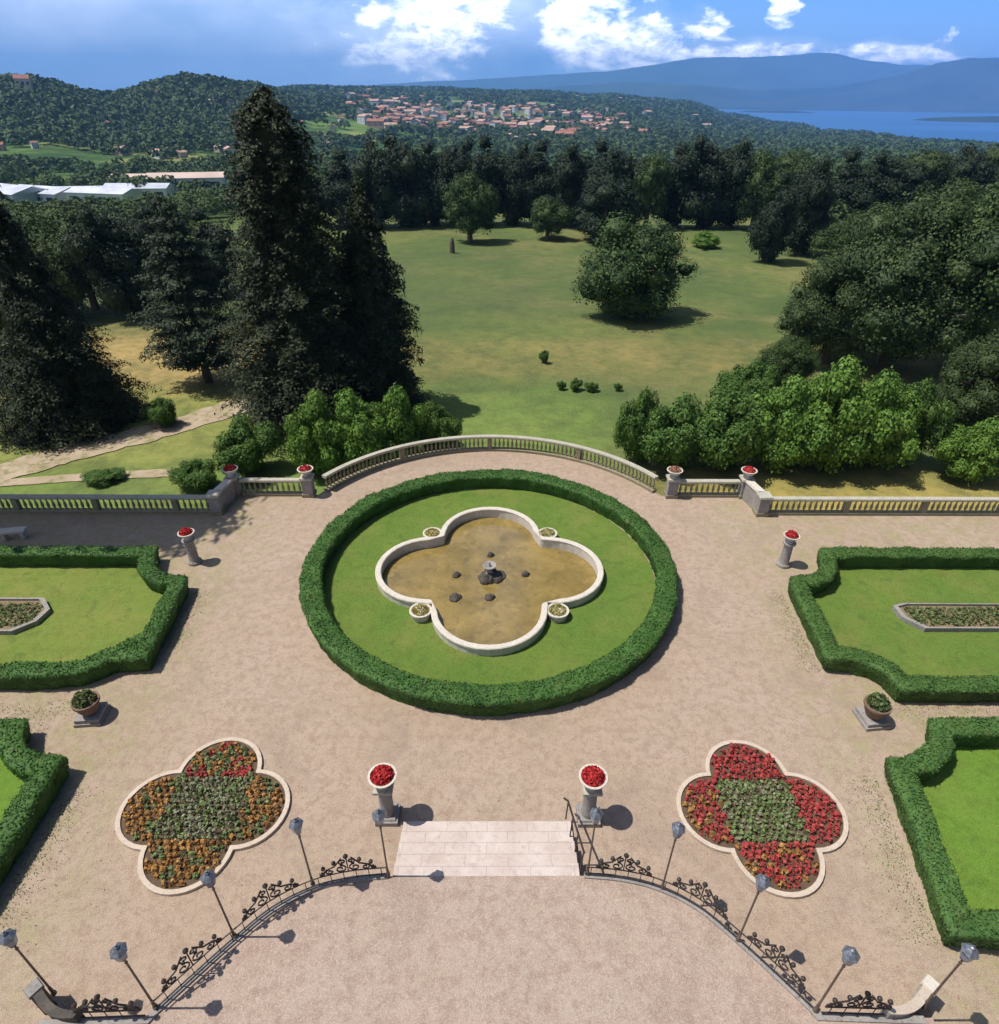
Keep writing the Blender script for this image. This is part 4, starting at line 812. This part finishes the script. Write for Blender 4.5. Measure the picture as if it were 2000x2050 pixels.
def housemesh(w, l, h, rh, rmat, wmat):
    mb = MB(); mb.box(0, 0, -6, w, l, h+6); nb = len(mb.f)
    e = .6; V = [(-w/2-e, -l/2-e, h), (w/2+e, -l/2-e, h), (0, -l/2-e, h+rh), (-w/2-e, l/2+e, h), (w/2+e, l/2+e, h), (0, l/2+e, h+rh)]
    mb.add(V, [(0, 1, 2), (3, 5, 4), (0, 2, 5, 3), (1, 4, 5, 2), (0, 3, 4, 1)])
    for sx in (-1, 1):
        for k in range(3):
            for f in range(2): mb.box(sx*(w/2), -l/3+k*l/3, 1+f*3, .12, 1.2, 1.6)
    o = mb.build('town_house', [wmat, rmat, WIN]); 
    for i, p in enumerate(o.data.polygons): p.material_index = 0 if i < nb else (1 if i < nb+5 else 2)
    me = o.data; bpy.data.objects.remove(o); return me
HM = [housemesh(10, 14, 7, 3, ROOFR, WALLW), housemesh(12, 18, 8, 3, ROOFP, WALLW), housemesh(9, 11, 9, 2.5, ROOFR, WHITE), housemesh(14, 22, 10, 3, ROOFP, WHITE), housemesh(10, 26, 7, 3, ROOFR, ROOFP)]
random.seed(5); cnt = 0
while cnt < 290:
    U = random.choice(TOWN); u = random.gauss(U[0], U[2]*.6); d = random.choice((random.gauss(1850, 160), random.gauss(2050, 160), random.gauss(2500, 200), random.gauss(2350, 330)))
    if not (660 < u < 1250) or d > 3100: continue
    a = azof(u); x, y = d*math.sin(a), d*math.cos(a); o = link('town_house', HM[random.randrange(5)]); o.location = (x, y, T1(x, y)+3); o.rotation_euler.z = random.uniform(0, PI); s = random.uniform(.9, 1.55); o.scale = (s, s, s)
    tag(o, 'small red roofed house in the distant town beyond the woods', 'house', 'houses of the distant town'); cnt += 1
random.seed(9)
for k in range(60):
    u = random.uniform(150, 660) if k % 3 else random.uniform(-60, 1400); d = random.uniform(850, 1650) if u < 660 else random.uniform(2600, 4000); a = azof(u); x, y = d*math.sin(a), d*math.cos(a)
    o = link('villa', HM[random.choice((1, 3, 3, 4, 2))]); o.location = (x, y, T1(x, y)+(.5 if d < 1700 else 3)); o.rotation_euler.z = random.uniform(0, PI); s = random.uniform(.6, 1.0)*(1 if d < 1700 else 1.7); o.scale = (s, s, s); tag(o, 'scattered villa half hidden among the trees of the hills', 'house', 'villas scattered over the wooded hills')
def blk(name, u, vb, w, l, h, rh, rot, wm, rm, label, cat='warehouse', z0=-30, n=4, d=None):
    x, y, z = onland(u, vb, z0)
    if d: x, y = d*math.sin(azof(u)), d*math.cos(azof(u)); z = T1(x, y)+6
    r = empty(name, (x, y, z), rot, label, cat)
    MB().box(0, 0, -3, w, l, h+3).build('wall', wm, r); e = .8
    MB().add([(-w/2-e, -l/2-e, h+.01), (w/2+e, -l/2-e, h+.01), (w/2+e, 0, h+rh), (-w/2-e, 0, h+rh), (-w/2-e, l/2+e, h+.01), (w/2+e, l/2+e, h+.01)], [(0, 1, 2, 3), (3, 2, 5, 4), (0, 4, 5, 1), (0, 3, 4), (1, 5, 2)]).build('roof', rm, r)
    for i in range(n):
        MB().box(-w/2+w*(i+.5)/n, -l/2-.03, h*.35, w/n*.55, .1, h*.35).build('window', WIN, r)
    return r
blk('warehouse', 25, 388, 46, 22, 7, 3, -.5, WHITE, SHEDR, 'long white warehouse at the left edge beyond the wood'); blk('warehouse', 95, 386, 36, 20, 6, 2.5, -.35, WHITE, SHEDR, 'white warehouse next to the one at the left edge')
blk('warehouse', 205, 388, 34, 16, 6, 2, -.2, WHITE, SHEDR, 'low white shed in the middle of the left buildings'); blk('warehouse', 270, 378, 34, 15, 6, 2, .1, WHITE, SHEDR, 'white shed right of the middle one, before the pink roofs'); blk('warehouse', 160, 380, 30, 15, 5, 2, .2, WHITE, SHEDR, 'grey white shed with darker front between the left warehouses')
blk('warehouse', 280, 360, 40, 18, 7, 2.5, .1, WALLW, PINKR, 'beige hall with pale pink roof behind the white sheds'); blk('warehouse', 362, 362, 46, 20, 8, 2.5, .25, WHITE, PINKR, 'long hall with pale pink roof beside the tallest conifer')
blk('farm_house', 1640, 300, 30, 12, 7, 4, .2, WALLW, ROOFR, 'orange roofed house among the trees on the right', 'house', -55, 5); blk('farm_house', 1700, 306, 18, 10, 6, 4, -.3, WALLW, ROOFR, 'smaller orange roofed house right of the larger one', 'house', -55, 3); blk('farm_house', 1475, 312, 22, 10, 6, 3, .3, WHITE, ROOFP, 'pale house in the trees right of the dark row', 'house', -50, 3)
blk('church', 58, 205, 22, 14, 14, 6, .4, WALLW, ROOFR, 'hilltop church with reddish roof on the left skyline', 'church', 20, 3, 1560)
# ------------------------------------------------------------------ camera
F_ = Vector((math.sin(PSI)*math.cos(TH), math.cos(PSI)*math.cos(TH), -math.sin(TH))); R0 = Vector((math.cos(PSI), -math.sin(PSI), 0)); D0 = F_.cross(R0)
Rt = R0*CR-D0*SR; Dn = R0*SR+D0*CR
cam = bpy.data.objects.new('camera', bpy.data.cameras.new('camera')); COL.objects.link(cam)
cam.matrix_world = Matrix(((Rt.x, -Dn.x, -F_.x, CX), (Rt.y, -Dn.y, -F_.y, 0), (Rt.z, -Dn.z, -F_.z, CH), (0, 0, 0, 1)))
cam.data.sensor_fit = 'VERTICAL'; cam.data.sensor_height = 24; cam.data.lens = 24*FOC/2050; cam.data.clip_start = .3; cam.data.clip_end = 90000
SC.camera = cam
# ------------------------------------------------------------------ light, sky, haze
EL, AZS = math.radians(64.5), math.radians(-90)         # sun stands to the left (west), shadows fall to the right
sun = bpy.data.objects.new('sun', bpy.data.lights.new('sun', 'SUN')); COL.objects.link(sun); sun.data.energy = 5.0; sun.data.angle = math.radians(.5); sun.data.color = (1, .95, .87)
dv = Vector((math.cos(EL)*math.sin(AZS), math.cos(EL)*math.cos(AZS)+.0, math.sin(EL))); sun.rotation_euler = dv.to_track_quat('Z', 'Y').to_euler()
W = bpy.data.worlds.new('World'); SC.world = W; W.use_nodes = True; nt = W.node_tree; nt.nodes.clear()
w = M.__new__(M); w.t = nt; w.out = nt.nodes.new('ShaderNodeOutputWorld'); w.pos = None
sky = w.n('ShaderNodeTexSky', sky_type='NISHITA', sun_disc=False, sun_elevation=EL, sun_rotation=AZS, air_density=.5, dust_density=.1, ozone_density=3.)
gen = w.n('ShaderNodeTexCoord').outputs['Generated']; sx_ = w.sep(gen)
yy = w.math('MAXIMUM', sx_[1], .05); X = w.math('DIVIDE', sx_[0], yy); Z = w.math('DIVIDE', sx_[2], yy)
def comb(a, b, c=0.):
    o = w.n('ShaderNodeCombineXYZ'); w.put(o.inputs[0], a); w.put(o.inputs[1], b); w.put(o.inputs[2], c); return o.outputs[0]
cv = comb(w.math('MULTIPLY', X, 14.), w.math('MULTIPLY', Z, 30.))
nA = w.noise(1.3, 7, .62, cv, .3); nB = w.noise(2.6, 6, .65, cv, .2); nC = w.noise(.45, 4, .5, cv)
field = None
BL = [(715, 28, 46, 24, .8), (830, 55, 75, 62, 1.), (775, 105, 110, 26, .85), (655, 60, 26, 30, .45), (905, 20, 70, 40, .7), (1105, 55, 55, 62, 1.1), (1190, 88, 110, 42, 1.), (1150, 10, 60, 30, .8), (1370, 52, 32, 26, .75), (1495, 10, 30, 28, .9), (1400, 100, 160, 12, .85), (1345, 96, 60, 16, .6), (1700, 100, 90, 16, .85), (1790, 78, 60, 18, .6), (1770, 104, 70, 10, .7), (1310, 30, 16, 12, .4)]
for u, v, a, b, A_ in BL:
    r = ray(u, v); k = S/FOC; xi, zi = r[0]/r[1], r[2]/r[1]
    dx = w.math('DIVIDE', w.math('SUBTRACT', X, xi), a*k*1.08); dz = w.math('DIVIDE', w.math('SUBTRACT', Z, zi), b*k*.92)
    e = w.math('MULTIPLY', w.math('POWER', 2.718, w.math('MULTIPLY', w.math('ADD', w.math('MULTIPLY', dx, dx), w.math('MULTIPLY', dz, dz)), -.8)), A_)
    field = e if field is None else w.math('MAXIMUM', field, e)
mask = w.rng(w.math('ADD', field, w.math('MULTIPLY', w.math('SUBTRACT', nA, .5), 1.7)), .42, .72)
veil = w.math('MULTIPLY', w.rng(w.math('ADD', nC, w.math('MULTIPLY', nA, .35)), .52, .85), w.math('MULTIPLY', w.rng(X, .12, -.12), w.rng(Z, .0, .05)))
dark = w.math('MULTIPLY', w.rng(X, -.06, -.01), w.rng(X, .085, .045)); 
bgmap = w.n('ShaderNodeBackground'); w.put(bgmap.inputs[0], sky.outputs[0]); bgmap.inputs[1].default_value = .1
low = w.mix(w.rng(Z, .0, .12), (.85, 1.3, 2.0), (.22, .58, 1.3)); low = w.mix(w.rng(X, .05, -.5, 0, .8), low, (.80, .98, 1.35))
skyc = w.mix(w.math('MULTIPLY', w.rng(Z, .17, .115), w.rng(sx_[1], 0, .2)), w.mix(1., sky.outputs[0], (.05, .05, .05), 'MULTIPLY'), low)
skyc = w.mix(w.math('MULTIPLY', veil, .6), skyc, (1.5, 1.65, 2.2)); skyc = w.mix(w.math('MULTIPLY', dark, .75), skyc, (.38, .66, 1.3))
bank = None
for u, v, a, b, A_ in ((800, 75, 190, 70, 1.), (985, 20, 120, 80, .8), (1180, 70, 150, 50, .9), (1400, 92, 240, 18, .8), (1720, 96, 150, 20, .7), (690, 25, 90, 40, .7)):
    rr_ = ray(u, v); k = S/FOC; dx = w.math('DIVIDE', w.math('SUBTRACT', X, rr_[0]/rr_[1]), a*k*.8); dz = w.math('DIVIDE', w.math('SUBTRACT', Z, rr_[2]/rr_[1]), b*k*.75)
    e = w.math('MULTIPLY', w.math('POWER', 2.718, w.math('MULTIPLY', w.math('ADD', w.math('MULTIPLY', dx, dx), w.math('MULTIPLY', dz, dz)), -.8)), A_); bank = e if bank is None else w.math('MAXIMUM', bank, e)
skyc = w.mix(w.rng(w.math('ADD', bank, w.math('MULTIPLY', w.math('SUBTRACT', nA, .5), 1.1)), .2, .95, 0, .8), skyc, w.mix(w.rng(nC, .4, .6), (1.15, 1.4, 1.95), (1.9, 2.1, 2.5)))
cl = w.mix(w.rng(nB, .36, .6), (1.6, 1.8, 2.3), (4.5, 4.3, 4.1)); skyc = w.mix(mask, skyc, cl)
bgn = w.n('ShaderNodeBackground'); w.put(bgn.inputs[0], skyc); bgn.inputs[1].default_value = 1.; nt.links.new(bgn.outputs[0], w.out.inputs[0])
HAZE = True
if HAZE:
    m = bpy.data.materials.new('haze'); m.use_nodes = True; t = m.node_tree; t.nodes.clear(); o = t.nodes.new('ShaderNodeOutputMaterial'); v = t.nodes.new('ShaderNodeVolumePrincipled')
    v.inputs['Color'].default_value = (.22, .49, 1., 1); v.inputs['Density'].default_value = 7.8e-5; v.inputs['Anisotropy'].default_value = 0; t.links.new(v.outputs[0], o.inputs['Volume'])
    mb = MB(); mb.add([(x, y, z) for z in (-160, 1260) for x, y in ((-31000, -300), (31000, -300), (31000, 31000), (-31000, 31000))], [(3, 2, 1, 0), (4, 5, 6, 7), (0, 1, 5, 4), (1, 2, 6, 5), (2, 3, 7, 6), (3, 0, 4, 7)])
    hz = mb.build('haze', m); tag(hz, kind='stuff')
for o in bpy.data.objects:
    for k in ('R', 'H', 'placed', 'x'):
        if k in o: del o[k]
    if o.type == 'MESH':
        for mm in o.data.materials: pass
SC.view_settings.view_transform = 'Standard'; SC.view_settings.look = 'None'; SC.view_settings.exposure = 0.1; SC.view_settings.gamma = 1
SC.cycles.use_denoising = True; SC.cycles.max_bounces = 5; SC.cycles.diffuse_bounces = 2; SC.cycles.transparent_max_bounces = 4; SC.cycles.volume_bounces = 1
